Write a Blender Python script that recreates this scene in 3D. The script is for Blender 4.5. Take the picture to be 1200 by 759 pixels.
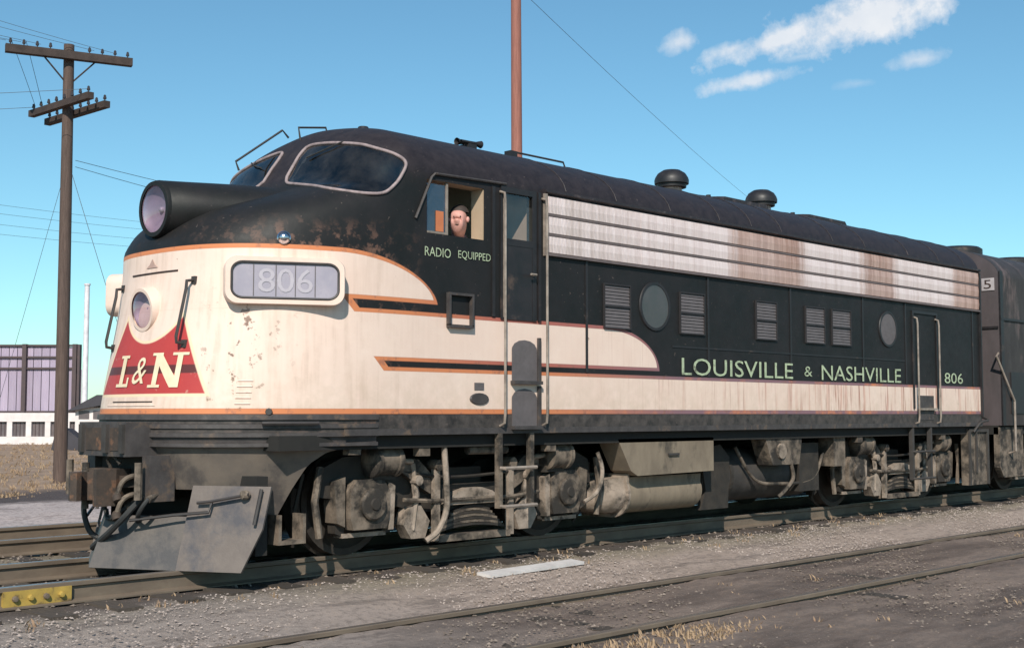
import bpy, bmesh, math, random
import numpy as np
from mathutils import Vector, Matrix
R_ = math.radians
random.seed(7); rng = np.random.RandomState(7)
for o in list(bpy.data.objects): bpy.data.objects.remove(o)
scn = bpy.context.scene
col = scn.collection

# ------------------------------------------------------------------ camera
TH, PITCH = R_(44.2), math.atan(105.5 / 1500)
CAM = Vector((-9.15, -10.58, 1.34))
FH = Vector((math.cos(TH), math.sin(TH), 0)); RT = Vector((math.sin(TH), -math.cos(TH), 0))
FW = FH * math.cos(PITCH) + Vector((0, 0, math.sin(PITCH)))
UP = Vector((0, 0, math.cos(PITCH))) - FH * math.sin(PITCH)
cd = bpy.data.cameras.new('camera'); cam = bpy.data.objects.new('camera', cd); col.objects.link(cam)
cd.sensor_width = 36; cd.lens = 45.0; cd.clip_end = 9000; cd.clip_start = .1
mw = Matrix((RT, UP, -FW)).transposed().to_4x4(); mw.translation = CAM
cam.matrix_world = mw
scn.camera = cam
def pixdir(u, v): return (FW * 1500 + RT * (u - 600) + UP * (379.5 - v)).normalized()

# ------------------------------------------------------------------ sun, sky, exposure
SUN_EL = R_(37); SUN_AZ = Vector((-0.76, -0.65, 0)).normalized()
SUNV = SUN_AZ * math.cos(SUN_EL) + Vector((0, 0, math.sin(SUN_EL)))
sl = bpy.data.lights.new('sun', 'SUN'); sl.energy = 5.0; sl.angle = R_(.55); sl.color = (1, .93, .82)
so = bpy.data.objects.new('sun', sl); col.objects.link(so); so.location = (0, 0, 30)
so.rotation_euler = SUNV.to_track_quat('Z', 'Y').to_euler()
scn.view_settings.view_transform = 'Standard'; scn.view_settings.look = 'None'
scn.view_settings.exposure = 0; scn.view_settings.gamma = 1; scn.view_settings.use_curve_mapping = False

class Ex:
    """tiny expression builder on math nodes"""
    def __init__(s, nt, sock): s.nt = nt; s.k = sock
    def _op(s, op, *a, clamp=False):
        n = s.nt.nodes.new('ShaderNodeMath'); n.operation = op; n.use_clamp = clamp
        for i, q in enumerate((s,) + a):
            if isinstance(q, Ex): s.nt.links.new(q.k, n.inputs[i])
            else: n.inputs[i].default_value = q
        return Ex(s.nt, n.outputs[0])
    def __add__(s, o): return s._op('ADD', o)
    __radd__ = __add__
    def __sub__(s, o): return s._op('SUBTRACT', o)
    def __rsub__(s, o): return (s * -1) + o
    def __mul__(s, o): return s._op('MULTIPLY', o)
    __rmul__ = __mul__
    def __truediv__(s, o): return s._op('DIVIDE', o)
    def mx(s, o): return s._op('MAXIMUM', o)
    def mn(s, o): return s._op('MINIMUM', o)
    def pw(s, o): return s._op('POWER', o)
    def ab(s): return s._op('ABSOLUTE')
    def cl(s): return s._op('ADD', 0.0, clamp=True)
    def st(s, c, w=.004):      # soft step up around c
        return (s - (c - w))._op('DIVIDE', 2 * w, clamp=True)
    def sd(s, c, w=.004): return 1 - s.st(c, w)
def noise(nt, vec, scale, detail=4, rough=.55, out=0, dist=0):
    n = nt.nodes.new('ShaderNodeTexNoise'); n.inputs['Scale'].default_value = scale
    n.inputs['Detail'].default_value = detail; n.inputs['Roughness'].default_value = rough
    n.inputs['Distortion'].default_value = dist
    if vec is not None: nt.links.new(vec, n.inputs['Vector'])
    return Ex(nt, n.outputs[out])
def mixc(nt, fac, a, b):
    n = nt.nodes.new('ShaderNodeMix'); n.data_type = 'RGBA'
    for i, q in ((0, fac), (6, a), (7, b)):
        if isinstance(q, Ex): nt.links.new(q.k, n.inputs[i])
        elif hasattr(q, 'is_output'): nt.links.new(q, n.inputs[i])
        elif isinstance(q, (tuple, list)): n.inputs[i].default_value = (*q[:3], 1)
        else: n.inputs[i].default_value = q
    return n.outputs[2]
def mapping(nt, vec, sc):
    n = nt.nodes.new('ShaderNodeMapping'); n.inputs['Scale'].default_value = sc
    nt.links.new(vec, n.inputs['Vector']); return n.outputs[0]
def sep(nt, vec):
    n = nt.nodes.new('ShaderNodeSeparateXYZ'); nt.links.new(vec, n.inputs[0])
    return [Ex(nt, n.outputs[i]) for i in range(3)]

world = bpy.data.worlds.new('World'); scn.world = world; world.use_nodes = True
nt = world.node_tree; bg = nt.nodes['Background']
sky = nt.nodes.new('ShaderNodeTexSky'); sky.sky_type = 'NISHITA'; sky.sun_disc = False
sky.sun_elevation = SUN_EL; sky.sun_rotation = math.atan2(SUN_AZ.x, SUN_AZ.y)
sky.altitude = 300; sky.air_density = 1.0; sky.dust_density = .3; sky.ozone_density = 1.6
tint = nt.nodes.new('ShaderNodeMix'); tint.data_type = 'RGBA'; tint.blend_type = 'MULTIPLY'; tint.inputs[0].default_value = 1
nt.links.new(sky.outputs[0], tint.inputs[6]); tint.inputs[7].default_value = (.74, 1.10, 1.11, 1)
tc = nt.nodes.new('ShaderNodeTexCoord'); dvec = tc.outputs['Generated']
def dotn(v):
    n = nt.nodes.new('ShaderNodeVectorMath'); n.operation = 'DOT_PRODUCT'
    nt.links.new(dvec, n.inputs[0]); n.inputs[1].default_value = v; return Ex(nt, n.outputs['Value'])
E0 = pixdir(950, 60); E1 = Vector((0, 0, 1)).cross(E0).normalized() * -1; E2 = E1.cross(E0).normalized()
if E2.z < 0: E2 = -E2
cx, cy, cw = dotn(E1), dotn(E2), dotn(E0)
cw2 = cw.mx(.05); px, py = cx / cw2, cy / cw2
nz = noise(nt, dvec, 34, 6, .62); nz2 = noise(nt, dvec, 90, 4, .6)
cloud = None
for (u, v, rx, ry, tilt, k) in ((1005, 22, 110, 30, 13, 1), (915, 46, 78, 15, 14, .95), (858, 58, 34, 10, 15, .8), (797, 50, 22, 12, 18, .75),
                                (880, 94, 54, 10, 9, .85), (938, 66, 34, 6, 8, .55), (1072, 71, 32, 9, 10, .65), (1005, 98, 22, 5, 5, .4)):
    d = pixdir(u, v); q = d.dot(E0); a0, b0 = d.dot(E1) / q, d.dot(E2) / q
    t = R_(tilt); rx, ry = rx / 1500, ry / 1500
    X = ((px - a0) * math.cos(t) + (py - b0) * math.sin(t)) / rx
    Y = ((py - b0) * math.cos(t) - (px - a0) * math.sin(t)) / ry
    e = 1 - (X * X + Y * Y).pw(.5)
    m = ((e + (nz - .5) * 2.4 + (nz2 - .5) * .8 + .18) * (1.25 * k)).cl() * k
    cloud = m if cloud is None else cloud.mx(m)
cloud = (cloud * cw.st(.3, .05)).cl()
skyc = mixc(nt, cloud * .92, tint.outputs[2], mixc(nt, nz.st(.5, .25), (6.6, 7.0, 7.6), (7.9, 8.0, 8.2)))
nt.links.new(skyc, bg.inputs['Color']); bg.inputs['Strength'].default_value = .115

# ------------------------------------------------------------------ materials
MATS = {}
def newmat(name):
    m = bpy.data.materials.new(name); m.use_nodes = True; MATS[name] = m
    return m, m.node_tree, m.node_tree.nodes['Principled BSDF']
def ocoord(nt): return nt.nodes.new('ShaderNodeTexCoord').outputs['Object']
def addbump(nt, b, h, strength, dist=.01):
    n = nt.nodes.new('ShaderNodeBump'); n.inputs['Strength'].default_value = strength; n.inputs['Distance'].default_value = dist
    nt.links.new(h.k if isinstance(h, Ex) else h, n.inputs['Height']); nt.links.new(n.outputs[0], b.inputs['Normal'])
def mat(name, c1, c2=None, scale=6, rough=.6, metal=0, bump=0, stretch=(1, 1, 1), thr=.5, soft=.18, c3=None, s3=2.2, t3=.6, spec=.5, rnd=0):
    m, nt, b = newmat(name)
    vec = mapping(nt, ocoord(nt), stretch)
    n1 = noise(nt, vec, scale, 7, .62)
    c = mixc(nt, n1.st(thr, soft), c1, c2 or tuple(q * .7 for q in c1))
    if c3: c = mixc(nt, noise(nt, vec, s3, 8, .65).st(t3, .06), c, c3)
    if rnd:
        oi = nt.nodes.new('ShaderNodeObjectInfo'); h = nt.nodes.new('ShaderNodeHueSaturation')
        nt.links.new((Ex(nt, oi.outputs['Random']) * rnd + (1 - rnd / 2)).k, h.inputs['Value']); nt.links.new(c, h.inputs['Color']); c = h.outputs[0]
    nt.links.new(c, b.inputs['Base Color'])
    nt.links.new((n1 * .3 + (rough - .15)).k, b.inputs['Roughness'])
    b.inputs['Metallic'].default_value = metal; b.inputs['Specular IOR Level'].default_value = spec
    if bump: addbump(nt, b, noise(nt, vec, scale * 5, 5, .6), bump, .01)
    return m
CREAM = (.80, .62, .53)
mat('cream', CREAM, (.72, .55, .46), 5, .5, bump=.05, c3=(.36, .22, .15), s3=3, t3=.68)
mat('black', (.013, .012, .013), (.024, .021, .023), 7, .5, bump=.08, c3=(.085, .058, .046), s3=3.5, t3=.66)
mat('roof_black', (.018, .014, .016), (.034, .027, .030), 9, .55, bump=.15, c3=(.10, .075, .075), s3=5, t3=.64)
mat('dark_steel', (.072, .062, .060), (.038, .033, .033), 8, .6, bump=.25, c3=(.13, .09, .065), s3=5, t3=.62)
mat('pilot_steel', (.165, .135, .118), (.125, .102, .092), 7, .62, bump=.2, c3=(.075, .070, .078), s3=1.6, t3=.58)
mat('apron_steel', (.150, .122, .100), (.100, .084, .074), 5, .5, bump=.15, c3=(.065, .056, .052), s3=2.5, t3=.56)
mat('pilot_blue', (.105, .092, .086), (.130, .110, .096), 6, .6, bump=.25, c3=(.07, .065, .066), s3=3, t3=.55)
mat('dusty', (.225, .175, .135), (.080, .063, .048), 6, .8, bump=.5, c3=(.028, .023, .019), s3=3.5, t3=.52)
mat('dusty_lit', (.37, .295, .24), (.17, .135, .105), 6, .85, bump=.5, c3=(.05, .041, .033), s3=4, t3=.56)  # dust brightened to a sunlit tone for the parts that stand out
mat('grimy', (.017, .014, .012), (.042, .034, .027), 6, .75, bump=.3)  # grime, blackened further to paint in the deep shade behind truck parts
mat('underframe', (.012, .011, .010), (.022, .02, .018), 5, .85)
mat('wheel_steel', (.035, .030, .027), (.060, .05, .043), 9, .6, .3, bump=.1)
mat('tank', (.25, .20, .145), (.155, .122, .090), 4, .8, bump=.2, stretch=(1, 1, .5), c3=(.07, .058, .046), s3=3, t3=.63)
mat('tank_dark', (.060, .052, .048), (.028, .025, .023), 4, .75, bump=.2)  # dark tone also paints in the shadow over the air reservoir
mat('handrail', (.34, .28, .235), (.16, .13, .11), 8, .45)
mat('dark_rail', (.055, .047, .044), (.035, .03, .03), 8, .5)
mat('gasket', (.36, .28, .28), (.20, .155, .155), 14, .7)
mat('rusty', (.075, .050, .037), (.035, .028, .024), 8, .8, bump=.3, c3=(.17, .085, .048), s3=7, t3=.62)
mat('rubber', (.02, .02, .02), (.035, .035, .035), 8, .7)
mat('chrome', (.75, .72, .74), (.6, .57, .6), 8, .2, 1)
mat('reflector', (.46, .37, .43), (.36, .29, .34), 8, .6, .35)
mat('lettering', (.50, .57, .38), (.30, .36, .24), 16, .6, c3=(.13, .13, .09), s3=11, t3=.62)
mat('letter_cream', (.80, .68, .48), (.70, .56, .38), 9, .55)
mat('orange', (.60, .20, .08), (.5, .16, .07), 8, .55)
mat('louver', (.130, .112, .114), (.10, .087, .088), 9, .6, bump=.1)
mat('porthole_glass', (.055, .06, .06), (.080, .078, .080), 4, .35)
mat('louver_frame', (.03, .026, .028), None, 9, .6)
mat('grille_bright', (.80, .66, .63), (.66, .52, .49), 3, .42, .15, stretch=(5, 1, .4), thr=.55, c3=(.36, .25, .21), s3=1.6, t3=.66)
mat('grille_brown', (.42, .26, .21), (.60, .42, .36), 3, .5, .1, stretch=(7, 1, .5), thr=.55, c3=(.25, .15, .11), s3=2.5, t3=.6)
m, nt, b = newmat('grille'); oc = ocoord(nt); x, y, z = sep(nt, oc)
st_ = noise(nt, mapping(nt, oc, (6, 1, .35)), 1.8, 6, .6); big = noise(nt, oc, .9, 5, .6); fn = noise(nt, mapping(nt, oc, (40, 1, .6)), 1.5, 3, .5)
xw = x + (st_ - .5) * .5
br_ = (xw.st(4.15, .14) * xw.sd(5.75, .14)).mx(xw.st(7.35, .12) * xw.sd(8.30, .12)).mx(xw.st(10.25, .10)) * (big.st(.40, .2) * .35 + .65)
gc = mixc(nt, st_.st(.55, .15), (.84, .70, .68), (.70, .555, .53))
gc = mixc(nt, fn.st(.60, .08) * .35, gc, (.46, .33, .29)); gc = mixc(nt, x.sd(1.6, .8) * st_.st(.48, .1) * .45, gc, (.44, .36, .30))
gb = mixc(nt, st_.st(.5, .10), (.40, .235, .185), (.56, .37, .31)); gb = mixc(nt, fn.st(.58, .06) * .5, gb, (.24, .13, .10))
gc = mixc(nt, br_, gc, gb); nt.links.new(gc, b.inputs['Base Color']); b.inputs['Roughness'].default_value = .45; b.inputs['Metallic'].default_value = .1
wv = nt.nodes.new('ShaderNodeTexWave'); wv.inputs['Scale'].default_value = 14; wv.bands_direction = 'X'; nt.links.new(oc, wv.inputs['Vector'])
addbump(nt, b, Ex(nt, wv.outputs['Fac']), .5, .006)
mat('grille_dark', (.11, .085, .085), (.16, .125, .12), 5, .6)
mat('numberglass', (.32, .29, .35), (.39, .35, .40), 5, .25)
mat('numberdigit', (.47, .43, .475), (.42, .38, .42), 9, .35)
mat('interior', (.46, .35, .25), (.38, .29, .20), 3, .7)
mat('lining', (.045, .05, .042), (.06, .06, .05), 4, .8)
mat('seat', (.06, .035, .025), None, 6, .6)
mat('skin', (.66, .36, .32), (.55, .27, .22), 9, .55)
mat('hair', (.05, .035, .03), None, 20, .7)
mat('shirt', (.20, .25, .36), (.15, .19, .29), 8, .9)
mat('denim', (.05, .07, .13), None, 8, .9)
mat('eye', (.03, .02, .02), None, 8, .3)
mat('rail_side', (.20, .155, .115), (.13, .098, .075), 6, .75, .2, bump=.15, stretch=(.4, 1, 1))
mat('rail_head', (.42, .37, .34), (.30, .26, .23), 5, .34, .8, stretch=(.15, 4, 1))
mat('tie', (.075, .058, .046), (.040, .032, .027), 5, .9, bump=.6, stretch=(6, .8, 2), rnd=.5)
mat('yellow', (.46, .31, .07), (.30, .20, .05), 9, .6, c3=(.12, .08, .04), s3=9, t3=.6)
mat('whitewood', (.66, .62, .60), (.50, .47, .46), 6, .7, bump=.1)
mat('wood_pole', (.120, .080, .065), (.065, .043, .036), 5, .85, bump=.5, stretch=(7, 7, .5))
mat('red_pole', (.34, .135, .10), (.22, .09, .07), 4, .8, bump=.4, stretch=(7, 7, .5))
mat('crossarm', (.060, .040, .034), (.035, .025, .022), 5, .85, bump=.3)
mat('insulator', (.05, .04, .045), None, 5, .3)
mat('wire', (.07, .075, .085), None, 5, .6)
mat('lilac_sheet', (.40, .33, .42), (.33, .27, .36), 2, .6, stretch=(3, 1, .4), rnd=.25)
mat('bldg_frame', (.055, .040, .045), (.09, .06, .06), 3, .7)
mat('bldg_white', (.74, .68, .66), (.6, .55, .54), 2, .75)
mat('bldg_pane', (.10, .085, .09), (.16, .13, .13), 2, .3)
mat('shed_roof', (.045, .04, .05), None, 3, .6)
mat('white_pipe', (.80, .76, .80), None, 3, .5)
mat('b_unit', (.048, .038, .035), (.030, .024, .023), 5, .6, bump=.1, stretch=(1, 1, .4), c3=(.11, .08, .075), s3=3, t3=.6)
mat('b_end', (.095, .076, .080), (.06, .05, .052), 4, .65, stretch=(1, 1, .4))
mat('placard', (.50, .45, .46), None, 5, .6)
mat('decal_dark', (.06, .035, .03), None, 5, .6)
mat('stone', (.34, .29, .275), (.20, .165, .15), 3, .9, rnd=.3)

def glassmat(name, tintc, refl=.10, dirt=.08):
    m, nt, b = newmat(name); out = nt.nodes['Material Output']; nt.nodes.remove(b)
    t = nt.nodes.new('ShaderNodeBsdfTransparent'); t.inputs[0].default_value = (*tintc, 1)
    g = nt.nodes.new('ShaderNodeBsdfGlossy'); g.inputs['Roughness'].default_value = .03
    d = nt.nodes.new('ShaderNodeBsdfDiffuse'); d.inputs[0].default_value = (.3, .27, .25, 1)
    fr = nt.nodes.new('ShaderNodeLayerWeight'); fr.inputs[0].default_value = .5
    m1 = nt.nodes.new('ShaderNodeMixShader'); m2 = nt.nodes.new('ShaderNodeMixShader')
    nt.links.new((Ex(nt, fr.outputs['Facing']).pw(4) * .8 + (refl * .5 + .045)).k, m1.inputs[0])
    nt.links.new(t.outputs[0], m1.inputs[1]); nt.links.new(g.outputs[0], m1.inputs[2])
    nt.links.new((noise(nt, ocoord(nt), 5, 5, .6).st(.55, .2) * dirt).k, m2.inputs[0])
    nt.links.new(m1.outputs[0], m2.inputs[1]); nt.links.new(d.outputs[0], m2.inputs[2])
    nt.links.new(m2.outputs[0], out.inputs['Surface'])
    return m
glassmat('glass', (.66, .68, .74)); glassmat('glass_blue', (.62, .66, .82), .22, .10); glassmat('glass_door', (.88, .89, .95), .12, .10); glassmat('lens', (.85, .80, .88), .1, .1)

# the painted car body: cream nose and stripes, orange edging, red nose shield, black above
m, nt, b = newmat('body_paint')
oc = ocoord(nt); x, y, z = sep(nt, oc)
def quarter(xc, zc, a, bb, p): return ((x - xc) / a).mx(0).pw(p) + ((z - zc) / bb).mx(0).pw(p)
def band(lo, hi): return z.st(lo) * z.sd(hi)
sl1 = x + (z - 2.43) * .9 + 1.95      # <0 left of the upper stripe's slanted end
sl2 = x + (z - 1.87) * .9 + 1.60
A = quarter(-1.95, 2.41, 1.08, .40, 1.8).sd(1, .008) * z.st(2.43)
B = quarter(1.7, 1.86, .91, .415, 2).sd(1, .008) * band(1.87, 2.275)
L = band(1.388, 1.742)
F1 = sl1.sd(0) * band(2.27, 2.44); F2 = sl2.sd(0) * band(1.73, 1.88)
cream = A.mx(B).mx(L).mx(F1).mx(F2)
Ao = quarter(-1.95, 2.37, 1.13, .48, 1.8).sd(1, .008) * z.st(2.392)
Bo = quarter(1.7, 1.82, .955, .492, 2).sd(1, .008) * band(1.835, 2.312)
Lo = band(1.342, 1.778)
F1o = sl1.sd(.085) * band(2.27, 2.44); F2o = sl2.sd(.085) * band(1.73, 1.88)
edge = (Ao.mx(Bo).mx(Lo).mx(F1o).mx(F2o) - cream).cl()
nA = noise(nt, oc, 2.4, 8, .65); nB = noise(nt, oc, 9, 7, .65); nC = noise(nt, oc, 26, 5, .6)
streak = noise(nt, mapping(nt, oc, (9, 9, .55)), 1.6, 5, .6); fine = noise(nt, mapping(nt, oc, (30, 30, 1.2)), 1.2, 3, .5)
blackc = mixc(nt, nA.st(.55, .2), (.011, .012, .012), (.022, .019, .020))
roofm = z.st(3.63, .05)
blackc = mixc(nt, roofm, blackc, mixc(nt, nB.st(.5, .2), (.018, .014, .016), (.034, .027, .030)))
blackc = mixc(nt, z.sd(1.335, .004) * nB.st(.45, .2) * .8, blackc, (.105, .088, .080))
# rusty rubbed patches over the nose shoulder
rub = (nB.st(.545, .04) * nA.st(.47, .06) * x.sd(-1.25, .25) * x.st(-2.75, .3) * z.sd(3.03, .12)).cl()
blackc = mixc(nt, rub * .8, blackc, (.17, .095, .07))
blackc = mixc(nt, nC.st(.70, .03) * nA.st(.42, .1) * .6, blackc, (.20, .15, .13))
creamc = mixc(nt, nA.st(.52, .22), (.80, .63, .54), (.76, .575, .485))
creamc = mixc(nt, (fine.st(.55, .2) * .10), creamc, (.60, .44, .36))
creamc = mixc(nt, x.st(4.5, 2.5) * streak.st(.60, .05) * .50, creamc, (.50, .17, .115))
creamc = mixc(nt, x.st(4.0, 3.0) * fine.st(.60, .05) * streak.st(.5, .06) * .85, creamc, (.30, .10, .07))
loc = ((y + 1.02).ab().sd(.20, .12) * x.sd(-2.1, .1) * z.sd(2.35, .2)).cl()
chips = (nB.st(.60, .012) * (loc * .9 + .0) + nB.st(.72, .012) * .8).cl()
creamc = mixc(nt, x.sd(-1.2, .6) * streak.st(.56, .10) * nA.st(.44, .1) * .28, creamc, (.40, .28, .20))
creamc = mixc(nt, chips, creamc, (.17, .10, .07))
creamc = mixc(nt, z.sd(1.62, .25) * nB.st(.46, .14) * .30, creamc, (.42, .33, .22))
edgec = mixc(nt, z.st(1.80, .05) * (x.st(-.6, .6)), (.60, .215, .095), (.40, .125, .095))
edgec = mixc(nt, (x.st(1.8, 1.2) * nA.st(.40, .1)), edgec, (.23, .13, .15))
edgec = mixc(nt, nB.st(.60, .05) * .6, edgec, (.25, .12, .09))
YC = -.03; YE = -.13
yy = (y - YE).ab(); hw = (z - 1.52) * -.46 + .755
shield = (yy - hw).sd(0, .006) * z.st(1.52) * z.sd(2.5) * x.sd(-2.4)
arc = ((y - YE) * (y - YE) + (z - 2.5) * (z - 2.5)).pw(.5)
sh_in = shield * arc.st(.525, .006)
sh_ln = ((yy - hw).sd(.028, .005) * z.st(1.495) * z.sd(2.5) * x.sd(-2.4) * arc.st(.50, .006) - sh_in).cl()
redc = mixc(nt, nA.st(.5, .2), (.46, .055, .050), (.40, .050, .050))
redc = mixc(nt, band(1.70, 1.775) * .85, redc, (.05, .028, .028))
redc = mixc(nt, nB.st(.66, .03) * .6, redc, (.55, .36, .28))
c = mixc(nt, cream, blackc, creamc); c = mixc(nt, edge, c, edgec)
c = mixc(nt, sh_ln, c, (.80, .62, .42)); c = mixc(nt, sh_in, c, redc)
nt.links.new(c, b.inputs['Base Color'])
nt.links.new((nB * .25 + .36 + (1 - cream) * .06).k, b.inputs['Roughness'])
b.inputs['Specular IOR Level'].default_value = .28
addbump(nt, b, nB * .5 + nA * 2.0, .22, .012)

# ground
m, nt, b = newmat('ground'); oc = ocoord(nt); x, y, z = sep(nt, oc)
n0 = noise(nt, oc, .55, 6, .6); n1 = noise(nt, mapping(nt, oc, (.35, 1, 1)), 1.7, 7, .65); n2 = noise(nt, oc, 14, 6, .7); n3 = noise(nt, oc, 55, 4, .7)
yw = y + (n0 - .5) * .9 + (n1 - .5) * .7
dark = mixc(nt, n1.st(.5, .10), (.100, .076, .066), (.215, .166, .140))
light = mixc(nt, n1.st(.52, .2), (.40, .322, .280), (.28, .222, .188))
olive = mixc(nt, n1.st(.5, .15), (.190, .160, .115), (.27, .228, .172))
oily = mixc(nt, n1.st(.5, .2), (.060, .048, .043), (.105, .088, .078))
field = mixc(nt, n1.st(.5, .12), (.40, .28, .20), (.29, .20, .14))
c = mixc(nt, yw.st(-2.72, .10), dark, light)
c = mixc(nt, (yw.st(-1.62, .30)), c, olive)
c = mixc(nt, yw.st(-1.22, .12), c, oily)
c = mixc(nt, yw.st(1.5, .3), c, olive)
c = mixc(nt, yw.st(5.2, .25), c, mixc(nt, n1.st(.5, .2), (.50, .42, .40), (.42, .35, .335)))
c = mixc(nt, yw.st(10.2, .3), c, (.07, .055, .055))
c = mixc(nt, yw.st(13.2, .7), c, field)
# left end of the light strip breaks up into grey cinders
lm = x.sd(-2.4, 1.2) * yw.sd(-1.2, .2) * yw.st(-4.2, .4)
c = mixc(nt, lm * .75, c, mixc(nt, n1.st(.5, .12), (.22, .19, .175), (.32, .275, .25)))
c = mixc(nt, n2.st(.56, .08) * .6, c, (.12, .098, .088))
c = mixc(nt, noise(nt, mapping(nt, oc, (.25, 1.2, 1)), 3.2, 6, .7).st(.58, .05) * .5, c, (.10, .082, .075))
c = mixc(nt, n3.st(.62, .05) * .45, c, (.38, .31, .27))
c = mixc(nt, n2.sd(.36, .05) * .35, c, (.30, .20, .12))
nt.links.new(c, b.inputs['Base Color']); b.inputs['Roughness'].default_value = .95; b.inputs['Specular IOR Level'].default_value = .2
addbump(nt, b, n2 * .6 + n3 * .4, .8, .03)
def leafmat(name, cols):
    m, nt, b = newmat(name); n = noise(nt, ocoord(nt), 1.3, 5, .6); n2 = noise(nt, ocoord(nt), 9, 3, .6)
    nt.links.new(mixc(nt, n2.st(.5, .2), mixc(nt, n.st(.5, .08), cols[0], cols[1]), cols[2]), b.inputs['Base Color'])
    b.inputs['Roughness'].default_value = .9; b.inputs['Specular IOR Level'].default_value = .2
leafmat('dry_grass', ((.31, .21, .13), (.22, .135, .09), (.38, .275, .18)))
leafmat('pebbles', ((.34, .28, .25), (.24, .195, .17), (.42, .35, .315)))
leafmat('dark_pebbles', ((.20, .158, .130), (.32, .26, .22), (.11, .088, .074)))

# ------------------------------------------------------------------ mesh helpers
def obj(name, bm, m, parent=None, smooth=False, bev=0, recalc=True):
    if bev:
        es = [e for e in bm.edges if len(e.link_faces) == 2 and e.calc_face_angle(0) > .5]
        bmesh.ops.bevel(bm, geom=es, offset=bev, segments=1, affect='EDGES', clamp_overlap=True)
    if recalc: bmesh.ops.recalc_face_normals(bm, faces=bm.faces[:])
    me = bpy.data.meshes.new(name); bm.to_mesh(me); bm.free()
    me.materials.append(MATS[m])
    if smooth:
        me.polygons.foreach_set('use_smooth', [True] * len(me.polygons))
        if smooth != 'all':
            try: me.set_sharp_from_angle(angle=R_(38))
            except Exception: pass
    o = bpy.data.objects.new(name, me); col.objects.link(o)
    if parent is not None: o.parent = parent
    return o
def tag(o, label, cat, group=None):
    o['label'] = label; o['category'] = cat
    if group: o['group'] = group
    return o
def thing(name, label, cat, loc=(0, 0, 0), rz=0, group=None):
    o = bpy.data.objects.new(name, None); o.empty_display_size = .2; col.objects.link(o)
    o.location = loc; o.rotation_euler = (0, 0, rz); return tag(o, label, cat, group)
def copy_tree(o, parent=None):
    c = o.copy(); col.objects.link(c); c.parent = parent
    for ch in list(o.children): copy_tree(ch, c)
    return c
def BM(): return bmesh.new()
def box(bm, x0, x1, y0, y1, z0, z1, M=None):
    vs = [Vector((a, b_, c_)) for a in (x0, x1) for b_ in (y0, y1) for c_ in (z0, z1)]
    if M is not None: vs = [M @ v for v in vs]
    v = [bm.verts.new(q) for q in vs]
    for f in ((0, 1, 3, 2), (4, 6, 7, 5), (0, 4, 5, 1), (2, 3, 7, 6), (0, 2, 6, 4), (1, 5, 7, 3)): bm.faces.new([v[i] for i in f])
    return bm
def frame_of(d):
    d = d.normalized(); a = Vector((0, 0, 1)) if abs(d.z) < .9 else Vector((1, 0, 0))
    u = d.cross(a).normalized(); return u, d.cross(u).normalized()
def cyl(bm, p0, p1, r, seg=14, r2=None, cap=True):
    p0, p1 = Vector(p0), Vector(p1); u, v = frame_of(p1 - p0); r2 = r if r2 is None else r2
    A_ = [bm.verts.new(p0 + (u * math.cos(t) + v * math.sin(t)) * r) for t in [2 * math.pi * i / seg for i in range(seg)]]
    B_ = [bm.verts.new(p1 + (u * math.cos(t) + v * math.sin(t)) * r2) for t in [2 * math.pi * i / seg for i in range(seg)]]
    for i in range(seg): bm.faces.new((A_[i], A_[(i + 1) % seg], B_[(i + 1) % seg], B_[i]))
    if cap: bm.faces.new(A_[::-1]); bm.faces.new(B_)
    return bm
def lathe(bm, prof, org, axis, seg=24):
    """prof: (radius, distance along axis)"""
    org = Vector(org); ax = Vector(axis).normalized(); u, v = frame_of(ax); rows = []
    for r, h in prof:
        if r < 1e-5: rows.append([bm.verts.new(org + ax * h)])
        else: rows.append([bm.verts.new(org + ax * h + (u * math.cos(t) + v * math.sin(t)) * r) for t in [2 * math.pi * i / seg for i in range(seg)]])
    for a, b_ in zip(rows, rows[1:]):
        for i in range(seg):
            j = (i + 1) % seg
            q = [a[i % len(a)], a[j % len(a)], b_[j % len(b_)], b_[i % len(b_)]]
            q = list(dict.fromkeys(q))
            if len(q) > 2: bm.faces.new(q)
    return bm
def tube(bm, pts, r, seg=8, closed=False, cap=True):
    pts = [Vector(p) for p in pts]; n = len(pts); rings = []
    prev = None
    for i, p in enumerate(pts):
        d = (pts[(i + 1) % n] - pts[i - 1]) if closed else (pts[min(i + 1, n - 1)] - pts[max(i - 1, 0)])
        d.normalize()
        if prev is None: u, v = frame_of(d)
        else:
            u = prev - d * prev.dot(d); u.normalize(); v = d.cross(u).normalized()
        prev = u
        rr = r[i] if isinstance(r, (list, tuple)) else r
        rings.append([bm.verts.new(p + (u * math.cos(t) + v * math.sin(t)) * rr) for t in [2 * math.pi * k / seg for k in range(seg)]])
    m_ = n if closed else n - 1
    for i in range(m_):
        a, b_ = rings[i], rings[(i + 1) % n]
        for k in range(seg): bm.faces.new((a[k], a[(k + 1) % seg], b_[(k + 1) % seg], b_[k]))
    if cap and not closed: bm.faces.new(rings[0][::-1]); bm.faces.new(rings[-1])
    return bm
def smoothpath(P, n=6):
    P = [Vector(p) for p in P]; out = []
    for i in range(len(P) - 1):
        p0, p1, p2, p3 = P[max(i - 1, 0)], P[i], P[i + 1], P[min(i + 2, len(P) - 1)]
        for k in range(n):
            t = k / n
            out.append(.5 * ((2 * p1) + (p2 - p0) * t + (2 * p0 - 5 * p1 + 4 * p2 - p3) * t * t + (3 * p1 - p0 - 3 * p2 + p3) * t ** 3))
    return out + [P[-1]]
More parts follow.
